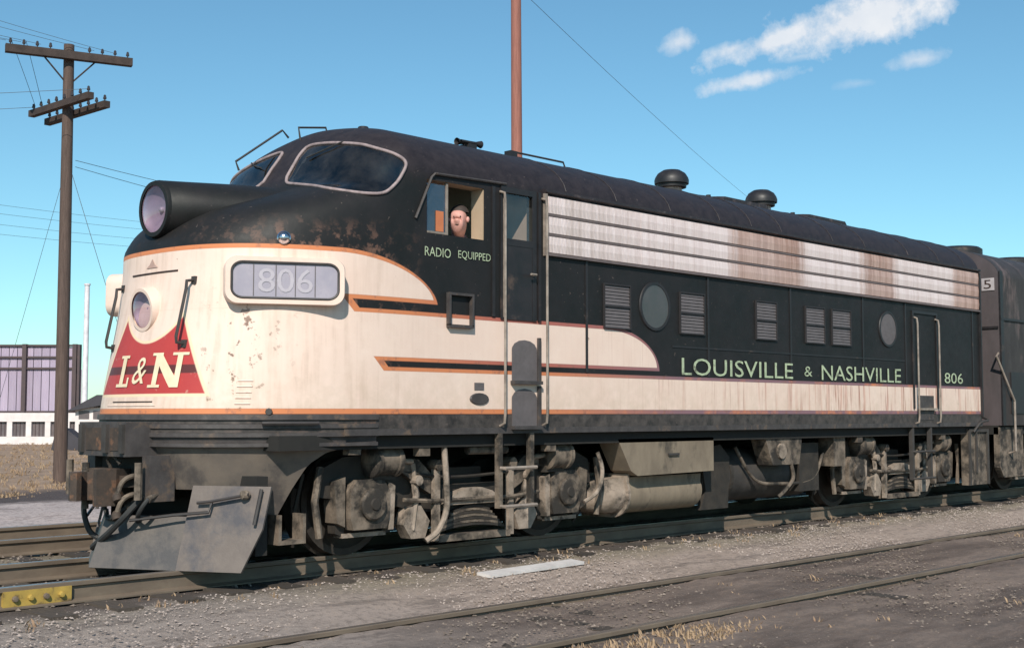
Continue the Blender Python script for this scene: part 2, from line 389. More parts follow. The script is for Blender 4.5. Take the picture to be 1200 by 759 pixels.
def prism(bm, poly, y0, y1, f=lambda a, y, c: (a, y, c)):
    """extrude an (x,z) polygon along y"""
    A_ = [bm.verts.new(f(p[0], y0, p[1])) for p in poly]; B_ = [bm.verts.new(f(p[0], y1, p[1])) for p in poly]
    n = len(poly)
    for i in range(n): bm.faces.new((A_[i], A_[(i + 1) % n], B_[(i + 1) % n], B_[i]))
    bm.faces.new(A_[::-1]); bm.faces.new(B_)
    return bm
def rrect(w, h, r, seg=5):
    pts = []
    for cx_, cy_, a0 in ((w / 2 - r, h / 2 - r, 0), (-w / 2 + r, h / 2 - r, 90), (-w / 2 + r, -h / 2 + r, 180), (w / 2 - r, -h / 2 + r, 270)):
        for k in range(seg + 1):
            a = R_(a0 + 90 * k / seg); pts.append((cx_ + r * math.cos(a), cy_ + r * math.sin(a)))
    return pts
def text_mesh(name, body, mapf, x0, x1, z0, z1, m, parent, off=0, bold=0.0, shear=0, cuts=0):
    cu = bpy.data.curves.new(name, 'FONT'); cu.body = body; cu.offset = bold; cu.resolution_u = 3; cu.shear = shear
    to = bpy.data.objects.new(name, cu); col.objects.link(to)
    bpy.context.view_layer.update()
    me = bpy.data.meshes.new_from_object(to.evaluated_get(bpy.context.evaluated_depsgraph_get()))
    bpy.data.objects.remove(to)
    bm = BM(); bm.from_mesh(me)
    xs = [v.co.x for v in bm.verts]; ys = [v.co.y for v in bm.verts]
    a0, a1, b0, b1 = min(xs), max(xs), min(ys), max(ys)
    if cuts: bmesh.ops.subdivide_edges(bm, edges=[e for e in bm.edges if e.calc_length() > .06], cuts=cuts, use_grid_fill=False)
    for v in bm.verts:
        s = x0 + (v.co.x - a0) / (a1 - a0) * (x1 - x0); t = z0 + (v.co.y - b0) / (b1 - b0) * (z1 - z0)
        v.co = Vector(mapf(s, t))
    return obj(name, bm, m, parent, recalc=False)
def poly_mesh(name, poly, mapf, m, parent, cuts=2):
    bm = BM(); f = bm.faces.new([bm.verts.new((p[0], p[1], 0)) for p in poly])
    bmesh.ops.triangulate(bm, faces=[f])
    bmesh.ops.subdivide_edges(bm, edges=bm.edges[:], cuts=cuts, use_grid_fill=True)
    for v in bm.verts: v.co = Vector(mapf(v.co.x, v.co.y))
    return obj(name, bm, m, parent, recalc=False)

# ------------------------------------------------------------------ ground
def gz(y):
    return float(np.interp(y, (-40, -2.7, -2.45, -1.7, -1.2, 1.4, 5.2, 6.5, 12, 40), (-.38, -.328, -.318, -.225, -.185, -.185, -.175, -.16, -.14, -.1)))
def steps(lo, hi, d, far):
    a = list(np.arange(lo, hi + 1e-6, d)); k = d; p = hi; b_ = lo; pre = []
    while p < far: k *= 1.35; p += k; a.append(p); b_ -= k; pre.insert(0, b_)
    return pre + a
gx = steps(-12, 22, .13, 4000); gy = steps(-9, 15, .13, 4000)
V = np.zeros((len(gx), len(gy), 3))
hn = rng.rand(len(gx), len(gy)) * .022
for i, a in enumerate(gx):
    V[i, :, 0] = a
V[:, :, 1] = np.array(gy)[None, :]
V[:, :, 2] = np.array([gz(q) for q in gy])[None, :] + hn - .011 + .02 * np.sin(V[:, :, 0] * 1.3 + 2 * np.sin(V[:, :, 1] * .9)) * np.clip(np.abs(V[:, :, 1]) - 1, 0, 1)
n_, m_ = len(gx), len(gy)
idx = np.arange(n_ * m_).reshape(n_, m_)
F_ = np.stack([idx[:-1, :-1], idx[1:, :-1], idx[1:, 1:], idx[:-1, 1:]], -1).reshape(-1, 4)
me = bpy.data.meshes.new('ground'); me.from_pydata(V.reshape(-1, 3).tolist(), [], F_.tolist()); me.materials.append(MATS['ground'])
me.polygons.foreach_set('use_smooth', [True] * len(me.polygons))
go = bpy.data.objects.new('ground', me); col.objects.link(go); go['kind'] = 'structure'

# ------------------------------------------------------------------ tracks
def rail_profile(h=.17):
    return [(-.07, -h), (.07, -h), (.07, -h + .012), (.012, -h + .03), (.010, -.045), (.036, -.034), (.036, -.006), (.030, -.0005), (-.030, -.0005), (-.036, -.006), (-.036, -.034), (-.010, -.045), (-.012, -h + .03), (-.07, -h + .012)]
RX0, RX1 = -70, 140
tie_me = None
def track(yc, zt, label, tie_rng, tie_top):
    global tie_me
    root = bpy.data.objects.new('railway_track', None); col.objects.link(root); root.location = (0, yc, zt); root['kind'] = 'structure'; root['label'] = label
    for s in (-1, 1):
        bm = BM(); P = rail_profile()
        A_ = [bm.verts.new((RX0, s * .753 + p[0], p[1])) for p in P]; B_ = [bm.verts.new((RX1, s * .753 + p[0], p[1])) for p in P]
        for i in range(len(P)): bm.faces.new((A_[i], A_[(i + 1) % len(P)], B_[(i + 1) % len(P)], B_[i]))
        bm.faces.new(A_[::-1]); bm.faces.new(B_)
        r = obj('rail', bm, 'rail_side', root)
        bm = BM(); box(bm, RX0, RX1, s * .753 - .029, s * .753 + .029, -.0005, .0012); obj('rail_head', bm, 'rail_head', r)
    if tie_me is None:
        bm = BM(); box(bm, -.11, .11, -1.3, 1.3, -.16, 0); obj_t = obj('tie', bm, 'tie', None, bev=.012); tie_me = obj_t.data; bpy.data.objects.remove(obj_t)
    xx = tie_rng[0]
    while xx < tie_rng[1]:
        t = bpy.data.objects.new('tie', tie_me); col.objects.link(t); t.parent = root
        t.location = (xx + random.uniform(-.04, .04), random.uniform(-.06, .06), tie_top + random.uniform(-.012, .008)); t.rotation_euler = (0, random.uniform(-.006, .006), random.uniform(-.03, .03)); xx += .55
    return root
tk = track(0, 0, 'main track under the locomotives', (-10, 22), -.172)
tk2 = track(3.66, .0, 'parallel track behind the locomotive', (-9, 14), -.165)
tk3 = track(-3.6, -.268, 'low rails sunk in dirt beside the locomotive', (-9, 20), -.168 + .11 - .028)
# yellow joint bar with bolts on the near rail
bm = BM(); prism(bm, [(-4.72, -.150), (-4.16, -.150), (-4.16, -.030), (-4.72, -.030)], -.80, -.765); jb = obj('joint_bar', bm, 'yellow', tk, bev=.006)
jb['label'] = 'yellow painted bolted joint bar on the rail'
for k in range(4):
    bm = BM(); lathe(bm, [(0, -.032), (.020, -.03), (.024, -.018), (.024, 0)], (-4.63 + k * .127, -.80, -.09), (0, 1, 0), 8)
    obj('bolt', bm, 'yellow' if k % 2 else 'rail_side', jb)

# gravel: loose stones lying on the ground
def pebble_field(name, n, xr, yr, smin, smax, m, label, power=1.6, keep=lambda x, y: True):
    oct_ = np.array([(1, 0, 0), (-1, 0, 0), (0, 1, 0), (0, -1, 0), (0, 0, 1), (0, 0, -.6)]); fc = [(0, 2, 4), (2, 1, 4), (1, 3, 4), (3, 0, 4), (2, 0, 5), (1, 2, 5), (3, 1, 5), (0, 3, 5)]
    vs = []; fs = []
    for i in range(n):
        xx, yy_ = rng.uniform(*xr), rng.uniform(*yr)
        if not keep(xx, yy_): continue
        s = smin + (smax - smin) * rng.rand() ** (power * 2)
        q = oct_ * s * rng.uniform(.6, 1.25, (6, 3)) * np.array([1, 1, .62]); a = rng.rand() * 6.28
        q = q @ np.array([[math.cos(a), -math.sin(a), 0], [math.sin(a), math.cos(a), 0], [0, 0, 1]])
        b0 = len(vs); q += np.array([xx, yy_, gz(yy_) + s * .15 + .004]); vs += q.tolist(); fs += [tuple(b0 + t for t in f) for f in fc]
    me = bpy.data.meshes.new(name); me.from_pydata(vs, [], fs); me.materials.append(MATS[m]); o = bpy.data.objects.new(name, me); col.objects.link(o)
    o['kind'] = 'stuff'; tag(o, label, 'gravel'); return o
pebble_field('gravel', 17000, (-7, 14), (-2.7, -1.15), .005, .020, 'pebbles', 'pale loose gravel between the two nearest tracks')
pebble_field('gravel', 22000, (-7, 12), (-7.5, -2.4), .006, .024, 'dark_pebbles', 'dark cinders and stones round the sunken rails')
pebble_field('gravel', 14000, (-8, 10), (-.95, 5.3), .010, .034, 'dark_pebbles', 'dark ballast stones under the locomotive and track behind')
def tuft_field(name, pts, hmin, hmax, blades, m, label):
    vs = []; fs = []
    for (xx, yy_) in pts:
        g = gz(yy_) - .01
        for k in range(blades):
            a = rng.rand() * 6.28; h = rng.uniform(hmin, hmax); lean = rng.uniform(.15, .9) * h; w_ = rng.uniform(.004, .011) * (1 + h * 2)
            bx, by = xx + rng.uniform(-.07, .07), yy_ + rng.uniform(-.07, .07); dx, dy = math.cos(a), math.sin(a); b0 = len(vs)
            vs += [(bx - dy * w_, by + dx * w_, g), (bx + dy * w_, by - dx * w_, g), (bx + dx * lean * .4 + dy * w_ * .7, by + dy * lean * .4 - dx * w_ * .7, g + h * .65), (bx + dx * lean, by + dy * lean, g + h * .95)]
            fs += [(b0, b0 + 1, b0 + 2), (b0, b0 + 2, b0 + 3)]
    me = bpy.data.meshes.new(name); me.from_pydata(vs, [], fs); me.materials.append(MATS[m]); o = bpy.data.objects.new(name, me); col.objects.link(o)
    o['kind'] = 'stuff'; return tag(o, label, 'grass')
tuft_field('dry_grass', [(rng.uniform(-6, 30), 13 + 36 * rng.rand() ** 1.3) for _ in range(4200)], .03, .15, 7, 'dry_grass', 'brown dry grass on the field before the industrial building')
pts = [(-.9 + rng.normal(0, .45), -4.75 + rng.normal(0, .16)) for _ in range(75)] + [(-2.4 + rng.normal(0, .4), -4.6 + rng.normal(0, .15)) for _ in range(25)] + \
      [(rng.uniform(-5, 9), -1.35 + rng.normal(0, .22)) for _ in range(45)] + [(rng.uniform(-6, 9), rng.uniform(-6.5, -3.0)) for _ in range(25)] + [(rng.uniform(-6, 4), 2.0 + rng.normal(0, .2)) for _ in range(40)] + [(1.2 + rng.normal(0, .3), 12.4 + rng.normal(0, .3)) for _ in range(50)]
tuft_field('dry_weeds', pts, .015, .07, 9, 'dry_grass', 'dry yellow weeds along the sunken rails')
bm = BM(); box(bm, -.70, .72, -.09, .09, 0, .03)
pl = obj('plank', bm, 'whitewood', bev=.006); pl.location = (.34, -1.63, -.222); pl.rotation_euler = (R_(4), R_(-.5), R_(1.5)); tag(pl, 'white painted plank lying on the gravel beside the locomotive', 'plank')

# ------------------------------------------------------------------ car body surface
W, ZE, BR, XS, XR = 1.48, 3.66, .63, -1.05, 11.2
LV = [(.6, -3.28), (1.15, -3.29), (1.34, -3.275), (1.86, -3.18), (2.3, -3.095), (2.7, -3.05), (2.85, -3.045), (3.0, -2.97), (3.12, -2.86), (3.22, -2.70), (3.32, -2.44), (3.42, -2.14), (3.52, -1.86), (3.66, -1.70), (3.9, -1.54), (4.07, -1.40), (4.18, -1.29), (4.25, -1.17), (4.29, -.95)]
_x = np.array([a for a, b_ in LV]); _y = np.array([b_ for a, b_ in LV]); _h = np.diff(_x); _d = np.diff(_y) / _h
_m = np.zeros(len(_x)); _m[0] = _d[0]; _m[-1] = _d[-1]
for i in range(1, len(_x) - 1):
    if _d[i - 1] * _d[i] > 0:
        w1 = 2 * _h[i] + _h[i - 1]; w2 = _h[i] + 2 * _h[i - 1]; _m[i] = (w1 + w2) / (w1 / _d[i - 1] + w2 / _d[i])
def xf(z):
    i = min(max(int(np.searchsorted(_x, z)) - 1, 0), len(_h) - 1); t = (z - _x[i]) / _h[i]
    return float((1 + 2 * t) * (1 - t) ** 2 * _y[i] + t * (1 - t) ** 2 * _h[i] * _m[i] + t * t * (3 - 2 * t) * _y[i + 1] + t * t * (t - 1) * _h[i] * _m[i + 1])
def xsf(z): return max(XS, xf(z) + .35)
def wz(z): return W if z <= ZE else W * math.sqrt(max(0, 1 - ((z - ZE) / BR) ** 2))
def nn(z):
    if z < 3.2: return 2.65
    if z <= 3.6: return 2.65 + .05 * (z - 3.2) / .4
    return 2.7 if z <= 3.9 else max(2.0, 2.7 - (z - 3.9) * 2)
def S(a, z, off=0):
    c_, s_ = math.cos(a), math.sin(a); x0, x1, n = xf(z), xsf(z), nn(z)
    def P(a):
        c_, s_ = math.cos(a), math.sin(a)
        return (x1 - (x1 - x0) * abs(c_) ** (2 / n), math.copysign(wz(z) * abs(s_) ** (2 / n), s_))
    p = P(a)
    if off:
        q0, q1 = P(max(a - .01, -math.pi / 2)), P(min(a + .01, math.pi / 2)); tx, ty = q1[0] - q0[0], q1[1] - q0[1]; l = math.hypot(tx, ty) or 1
        p = (p[0] - ty / l * off, p[1] + tx / l * off)
    return (p[0], p[1], z)
def nose_yz(y, z, off=.006):      # point on the nose at height z, lateral y
    x0, x1, n = xf(z), xsf(z), nn(z)
    return (x1 - (x1 - x0) * max(0, 1 - (abs(y) / wz(z)) ** n) ** (1 / n) - off, y, z)
def inpoly(p, poly):
    r = False; n = len(poly)
    for i in range(n):
        (x1, y1), (x2, y2) = poly[i], poly[(i + 1) % n]
        if (y1 > p[1]) != (y2 > p[1]) and p[0] < (x2 - x1) * (p[1] - y1) / (y2 - y1) + x1: r = not r
    return r
WS = [(-3.8, 3.69), (-3.8, 3.83), (-4.5, 3.955), (-8.3, 4.034), (-20, 4.022), (-32.3, 3.983), (-45, 3.935), (-55.5, 3.878), (-71.2, 3.804), (-79.5, 3.723), (-78, 3.6), (-75.8, 3.486), (-74, 3.402), (-65.2, 3.385), (-45, 3.43), (-28, 3.50), (-13.5, 3.565), (-6.5, 3.61)]
WSR = [(R_(a), z) for a, z in WS]
ZR = sorted(set([round(q, 4) for q in list(np.arange(1.15, 3.30, .05)) + list(np.arange(3.30, 3.66, .022)) + [3.08, 3.13, 3.6, 3.62, 3.66] + [ZE + BR * math.sin(q) for q in np.linspace(.03, math.pi / 2, 44)]]))
ANG = [R_(-90 + 180 * i / 200) for i in range(201)]
CABX = [-.97, -.2, .09, .5]; HOLES = [(-.97, -.2, 3.08, 3.6), (.09, .5, 3.13, 3.6)]
SX = sorted(set(CABX + [-.6, .25, .75, 1.5] + list(range(2, 12)) + [XR]))
def build_skin(inset, zmin, cab_only):
    """returns (skin bmesh, list of window pane face quads)"""
    bm = BM(); panes = {-1: BM(), 1: BM()}; rows = []
    xs_ = [q for q in SX if not cab_only or q <= .75]
    zr = [q for q in ZR if q >= zmin]
    for z in zr:
        zz = z if z < ZE else z - inset * (z - ZE) / BR * .95
        near = []
        x1 = xsf(z)
        for q in reversed(xs_): near.append((max(q, x1 + .02 + .0005 * q), -max(wz(z) - inset, 0), zz))
        nose = [S(a, z, -inset) for a in ANG]; nose = [(p[0], p[1], zz) for p in nose]
        far = [(p[0], -p[1], p[2]) for p in reversed(near)]
        rows.append([bm.verts.new(p) for p in near + nose + far])
    nx, na = len(xs_), len(ANG)
    for i in range(len(rows) - 1):
        zc = (zr[i] + zr[i + 1]) / 2
        for j in range(len(rows[0]) - 1):
            hole = False
            if nx <= j < nx + na - 1:
                ac = (ANG[j - nx] + ANG[j - nx + 1]) / 2
                if zc > 3.3 and inpoly((-abs(ac), zc), WSR): hole = -1 if ac < 0 else 1
            else:
                if j < nx: k = nx - 1 - j; xa, xb = (xs_[k - 1] if k > 0 else XS), xs_[k]
                else: k = j - nx - na + 1; xa, xb = (xs_[k - 1] if k > 0 else XS), xs_[k]
                xc = (xa + xb) / 2
                for h in HOLES:
                    if h[0] < xc < h[1] and h[2] < zc < h[3]: hole = 2
            quad = (rows[i][j], rows[i][j + 1], rows[i + 1][j + 1], rows[i + 1][j])
            if hole in (-1, 1):
                b2 = panes[hole]; b2.faces.new([b2.verts.new(v.co) for v in quad])
            elif not hole: bm.faces.new(quad)
    bmesh.ops.remove_doubles(bm, verts=bm.verts[:], dist=.0004)
    for b2 in panes.values(): bmesh.ops.remove_doubles(b2, verts=b2.verts[:], dist=.0004)
    return bm, panes

loco = thing('locomotive', 'black and cream cab locomotive with rounded nose, orange edging and number 806', 'locomotive')
bm, panes = build_skin(0, 0, False)
# rear end wall
lo = [v for v in bm.verts if abs(v.co.x - XR) < .03]
shell = None
endp = [(-W, 1.15)] + [(-wz(z), z) for z in ZR if z > 1.2] + [(wz(z), z) for z in reversed(ZR) if z > 1.2] + [(W, 1.15)]
shell = obj('body_shell', bm, 'body_paint', loco, smooth='all')
bm = BM(); A_ = [bm.verts.new((XR - .004, p[0] * .999, p[1])) for p in endp]; bm.faces.new(A_); obj('rear_wall', bm, 'black', loco)
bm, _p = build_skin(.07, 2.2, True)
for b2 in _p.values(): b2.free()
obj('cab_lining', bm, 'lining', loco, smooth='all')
for s, b2 in panes.items():
    nm = 'glass'
    w_ = obj('windshield', b2, nm, loco, smooth='all')
    pts = [S(a * (1 if s < 0 else -1), z, .008) for a, z in [(R_(q[0]), q[1]) for q in WS]]
    P2 = smoothpath(pts + [pts[0]], 5)[:-1]
    bm = BM(); tube(bm, P2, .0165, 8, closed=True); obj('gasket', bm, 'gasket', w_, smooth='all')
    # wiper
    bm = BM(); a_ = [S(-s * R_(-34) * -1 * (1 if s < 0 else 1) if False else (R_(-34) if s < 0 else R_(34)), 4.0, .03), S(R_(-22) if s < 0 else R_(22), 3.94, .03), S(R_(-10) if s < 0 else R_(10), 3.87, .03)]
    tube(bm, a_, .008, 6); obj('wiper', bm, 'rubber', w_)

# cab interior
bm = BM(); prism(bm, [(-1.40, 2.1), (1.40, 2.1)] + [(1.40 * math.cos(q), 3.62 + .56 * math.sin(q)) for q in np.linspace(0, math.pi, 17)], .545, .585, lambda a, yv, c_: (yv, a, c_)); obj('bulkhead', bm, 'interior', loco)
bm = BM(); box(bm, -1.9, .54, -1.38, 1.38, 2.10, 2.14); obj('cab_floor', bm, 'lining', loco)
for s in (-1, 1):
    # cab side window: jambs, front vent pane with thin frame
    bm = BM()
    ya, yb = s * 1.470, s * 1.30
    for (x0, x1, z0, z1) in ((-.20, -.165, 3.06, 3.62), (-1.0, -.97, 3.06, 3.62), (-.97, -.20, 3.05, 3.08), (-.97, -.20, 3.6, 3.63)):
        box(bm, x0, x1, min(ya, yb), max(ya, yb), z0, z1)
    wf = obj('side_window_frame', bm, 'interior', loco)
    bm = BM(); box(bm, -.94, -.70, s * 1.45 - .004, s * 1.45 + .004, 3.10, 3.57); obj('vent_pane', bm, 'glass_blue', wf)
    bm = BM()
    box(bm, -.70, -.675, s * 1.45 - .015, s * 1.45 + .015, 3.085, 3.595); box(bm, -.945, -.70, s * 1.45 - .012, s * 1.45 + .012, 3.085, 3.105)
    obj('vent_frame', bm, 'handrail', wf)
    bm = BM(); box(bm, -.83, -.73, s * 1.458 - .002, s * 1.458 + .002, 3.11, 3.31); obj('vent_patch', bm, 'orange', wf)  # small orange patch just outside the vent pane
    bm = BM(); tube(bm, [(-1.12, s * 1.492, 3.20), (-.92, s * 1.496, 3.62), (-.88, s * 1.50, 3.66), (.1, s * 1.50, 3.685)], .014, 6); obj('drip_gutter', bm, 'dark_steel', wf)
    # cab door
    bm = BM()
    y0 = s * 1.483
    def slab(x0, x1, z0, z1, t): box(bm, x0, x1, min(y0, s * (1.483 + t)), max(y0, s * (1.483 + t)), z0, z1)
    slab(.035, .09, 2.30, 3.66, .014); slab(.50, .56, 2.30, 3.66, .014); slab(.09, .50, 3.6, 3.66, .014); slab(.09, .50, 3.06, 3.13, .014); slab(.09, .50, 2.30, 3.06, .010)
    dr = obj('cab_door', bm, 'black', loco, bev=.003)
    bm = BM(); bm.faces.new([bm.verts.new(q) for q in ((.09, s * 1.47, 3.13), (.50, s * 1.47, 3.13), (.50, s * 1.47, 3.6), (.09, s * 1.47, 3.6))]); obj('door_pane', bm, 'glass_door', dr)
    bm = BM(); box(bm, .06, .075, s * 1.499, s * 1.506, 2.32, 3.60); obj('door_edge_strip', bm, 'handrail', dr)
    bm = BM(); tube(bm, [(.50, s * 1.50, 2.78), (.50, s * 1.55, 2.78), (.42, s * 1.55, 2.78)], .012, 6); obj('door_handle', bm, 'handrail', dr)
    bm = BM(); box(bm, .585, .625, min(s * 1.483, s * 1.503), max(s * 1.483, s * 1.503), 2.3, 3.66); obj('door_post', bm, 'black', loco)
    bm = BM(); box(bm, -.09, -.05, min(s * 1.483, s * 1.497), max(s * 1.483, s * 1.497), 2.32, 3.64); obj('door_post', bm, 'black', loco)
    # step pockets in the door sill
    for (z0, z1) in ((1.68, 2.08), (1.22, 1.58)):
        pp = [(.20, z0), (.57, z0), (.57, z1 - .08)] + [(.385 + .185 * math.cos(t), z1 - .08 + .10 * math.sin(t)) for t in np.linspace(.2, math.pi - .2, 7)] + [(.20, z1 - .08)]
        bm = BM(); prism(bm, pp, s * 1.484, s * 1.490); sp = obj('step_pocket', bm, 'louver', loco)
        bm = BM(); box(bm, .18, .60, min(s * 1.486, s * 1.55), max(s * 1.486, s * 1.55), z0 - .035, z0); obj('step_tread', bm, 'dark_steel', sp, bev=.004)
        bm = BM(); box(bm, .575, .615, min(s * 1.486, s * 1.512), max(s * 1.486, s * 1.512), z0, z1 + .05); obj('pocket_rim', bm, 'dark_steel', sp)
    # door grab rails
    for xx in (.03, .655):
        bm = BM(); tube(bm, [(xx, s * 1.485, 3.60), (xx, s * 1.55, 3.58), (xx, s * 1.56, 3.5), (xx, s * 1.56, 1.35), (xx, s * 1.55, 1.25), (xx, s * 1.485, 1.22)], .014, 8); obj('grab_rail', bm, 'handrail', loco, smooth=True)
    # ladder under the cab door
    bm = BM()
    for xx in (.0, .46): box(bm, xx, xx + .055, min(s * 1.44, s * 1.50), max(s * 1.44, s * 1.50), .40, 1.15)
    ld = obj('boarding_ladder', bm, 'dusty', loco, bev=.008)
    for zz in (.42, .80):
        bm = BM(); tube(bm, [(.03, s * 1.50, zz), (.03, s * 1.56, zz), (.485, s * 1.56, zz), (.485, s * 1.50, zz)], .020, 6); obj('rung', bm, 'handrail', ld)
    # mirror/arm-rest bracket below the window
    bm = BM()
    for (x0, x1, z0, z1) in ((-.71, -.685, 2.20, 2.52), (-.40, -.375, 2.20, 2.52), (-.685, -.40, 2.495, 2.52), (-.71, -.375, 2.18, 2.21)):
        box(bm, x0, x1, min(s * 1.483, s * 1.53), max(s * 1.483, s * 1.53), z0, z1)
    obj('step_bracket', bm, 'dark_steel', loco)
    bm = BM(); box(bm, -.33, -.20, min(s * 1.483, s * 1.489), max(s * 1.483, s * 1.489), 1.58, 1.65); obj('small_plate', bm, 'louver', loco)
    bm = BM(); lathe(bm, [(0, -.012), (.045, -.012), (.05, 0)], (0, 0, 0), (0, -s, 0), 16)
    bmesh.ops.scale(bm, vec=(2.7, 1, 1.2), verts=bm.verts[:]); bmesh.ops.translate(bm, vec=(-.26, s * 1.483, 1.49), verts=bm.verts[:]); obj('builder_plate', bm, 'dark_steel', loco)
    # sill / skirt angle under the stripes
    bm = BM(); box(bm, XS - .9, XR, min(s * 1.478, s * 1.492), max(s * 1.478, s * 1.492), 1.145, 1.205)
    obj('side_sill', bm, 'dark_steel', loco)
    # battens at the panel seams
    for xx in (1.35, 3.60, 5.45, 7.35, 8.62, 10.9):
        bm = BM(); box(bm, xx, xx + .035, min(s * 1.482, s * 1.490), max(s * 1.482, s * 1.490), 1.79, 3.0); obj('seam_batten', bm, 'black', loco)
    bm = BM(); box(bm, 2.9, 8.6, min(s * 1.482, s * 1.488), max(s * 1.482, s * 1.488), 2.12, 2.14); obj('belt_rail', bm, 'black', loco)
    # eave gutter over the grille
    bm = BM(); prism(bm, [(0, 3.655), (.055, 3.675), (.055, 3.70), (0, 3.715)], .68, XR, lambda a, yv, c_: (yv, s * (1.474 + a), c_)); obj('eave_gutter', bm, 'roof_black', loco)
    # grille: three bands of screens between two rails
    XB = [.74, 2.30, 4.15, 5.75, 7.35, 8.30, 10.25, 11.15]; kinds = [0, 0, 1, 0, 1, 0, 1]
    bands = [(3.035, 3.219), (3.242, 3.429), (3.452, 3.645)]
    for i, kd in enumerate(kinds):
        for (z0, z1) in bands:
            bm = BM(); x0, x1 = XB[i] + .002, XB[i + 1] - .002
            prism(bm, [(0, z0), (.018, z0 + .008), (.026, (z0 + z1) / 2), (.018, z1 - .008), (0, z1)], x0, x1, lambda a, yv, c_: (yv, s * (1.482 + a), c_))
            obj('grille_screen', bm, 'grille', loco)
    for zz in (3.22, 3.43):
        bm = BM(); box(bm, .70, 11.17, min(s * 1.482, s * 1.500), max(s * 1.482, s * 1.500), zz, zz + .022); obj('grille_rail', bm, 'grille_dark', loco)
    bm = BM(); box(bm, .70, 11.17, min(s * 1.482, s * 1.52), max(s * 1.482, s * 1.52), 3.005, 3.03); obj('grille_rail', bm, 'grille_dark', loco)
    bm = BM(); box(bm, 11.165, 11.195, min(s * 1.482, s * 1.52), max(s * 1.482, s * 1.52), 1.3, 3.65); obj('corner_post', bm, 'black', loco)
    bm = BM(); box(bm, .675, .715, min(s * 1.482, s * 1.515), max(s * 1.482, s * 1.515), 3.0, 3.66); obj('corner_post', bm, 'handrail', loco)
    # louvred vents
    for (x0, x1) in ((1.66, 2.10), (3.05, 3.52), (4.65, 5.11), (5.83, 6.30), (6.51, 7.0)):
        bm = BM()
        for (a, b_, c_, d_) in ((x0 - .012, x0, 2.285, 2.785), (x1, x1 + .012, 2.285, 2.785), (x0, x1, 2.285, 2.30), (x0, x1, 2.77, 2.785), (x0, x1, 2.525, 2.55)):
            box(bm, a, b_, min(s * 1.482, s * 1.506), max(s * 1.482, s * 1.506), c_, d_)
        vf = obj('louver_vent', bm, 'louver_frame', loco)
        for k in range(12):
            zz = 2.30 + (k % 6) * .0375 + (.25 if k >= 6 else 0)
            bm = BM(); prism(bm, [(0, zz + .001), (.011, zz + .001), (.003, zz + .034), (0, zz + .034)], x0 + .002, x1 - .002, lambda a, yv, c_: (yv, s * (1.483 + a), c_)); obj('slat', bm, 'louver', vf)
    # portholes
    for (xc, r, mm) in ((2.57, .27, 'glass_blue'), (8.10, .25, 'louver')):
        bm = BM(); lathe(bm, [(r - .02, 0), (r - .02, .014), (r + .012, .014), (r + .018, 0)], (xc, s * 1.483, 2.58), (0, s, 0), 32)
        ph = obj('porthole_ring', bm, 'black', loco, smooth=True)
        bm = BM(); lathe(bm, [(0, .010), (r - .02, .008), (r - .02, 0)], (xc, s * 1.483, 2.58), (0, s, 0), 32)
        obj('porthole_pane', bm, 'porthole_glass' if xc < 5 else 'louver', ph)
    # rear engine-room door
    bm = BM()
    for (x0, x1, z0, z1) in ((8.84, 8.88, 1.42, 2.9), (9.62, 9.66, 1.42, 2.9), (8.88, 9.62, 2.86, 2.9)): box(bm, x0, x1, min(s * 1.483, s * 1.50), max(s * 1.483, s * 1.50), z0, z1)
    rd = obj('engine_room_door', bm, 'black', loco)
    bm = BM(); box(bm, 9.0, 9.5, min(s * 1.483, s * 1.489), max(s * 1.483, s * 1.489), 1.25, 1.62); obj('step_recess', bm, 'dark_steel', rd)
    bm = BM(); box(bm, 8.98, 9.52, min(s * 1.486, s * 1.54), max(s * 1.486, s * 1.54), 1.40, 1.43); obj('step_tread', bm, 'handrail', rd)
    for xx in (8.90, 9.60):
        bm = BM(); tube(bm, [(xx, s * 1.485, 2.80), (xx, s * 1.54, 2.78), (xx, s * 1.55, 2.7), (xx, s * 1.55, 1.3), (xx, s * 1.54, 1.22), (xx, s * 1.485, 1.2)], .014, 8); obj('grab_rail', bm, 'handrail', loco, smooth=True)
    bm = BM()
    for xx in (8.80, 9.38): box(bm, xx, xx + .055, min(s * 1.42, s * 1.48), max(s * 1.42, s * 1.48), .36, 1.15)
    ld = obj('boarding_ladder', bm, 'tank_dark', loco, bev=.008)
    for zz in (.38, .78):
        bm = BM(); tube(bm, [(8.83, s * 1.48, zz), (8.83, s * 1.53, zz), (9.40, s * 1.53, zz), (9.40, s * 1.48, zz)], .02, 6); obj('rung', bm, 'tank_dark', ld)
    # rear step box
    bm = BM(); box(bm, 10.80, 11.52, min(s * 1.30, s * 1.42), max(s * 1.30, s * 1.42), .20, 1.10)
    sb = obj('rear_step_box', bm, 'dusty', loco, bev=.01)
    bm = BM()
    for (x0, x1, z0, z1) in ((10.80, 10.85, .2, 1.1), (11.47, 11.52, .2, 1.1), (10.85, 11.47, 1.05, 1.1), (11.05, 11.09, .4, 1.05)): box(bm, x0, x1, min(s * 1.422, s * 1.45), max(s * 1.422, s * 1.45), z0, z1)
    obj('box_frame', bm, 'tank_dark', sb)
    bm = BM(); tube(bm, smoothpath([(10.9, s * 1.47, 1.05), (11.1, s * 1.5, 1.2), (11.5, s * 1.45, 1.24), (11.8, s * 1.2, 1.3)]), .02, 6); obj('jumper_hose', bm, 'tank_dark', sb)
    # number board
    PA, PB = Vector((-2.815, s * .90, 0)), Vector((-1.955, s * 1.375, 0)); mid = (PA + PB) / 2; al = (PB - PA).normalized(); nr = Vector((al.y, -al.x, 0));
    if nr.x > 0: nr = -nr
    face = mid + nr * .19
    def nbmap(d): return lambda a, c_: face + al * a * 1.0 + nr * d + Vector((0, 0, 2.515 + c_))
    OUT = rrect(1.06, .42, .11, 7)
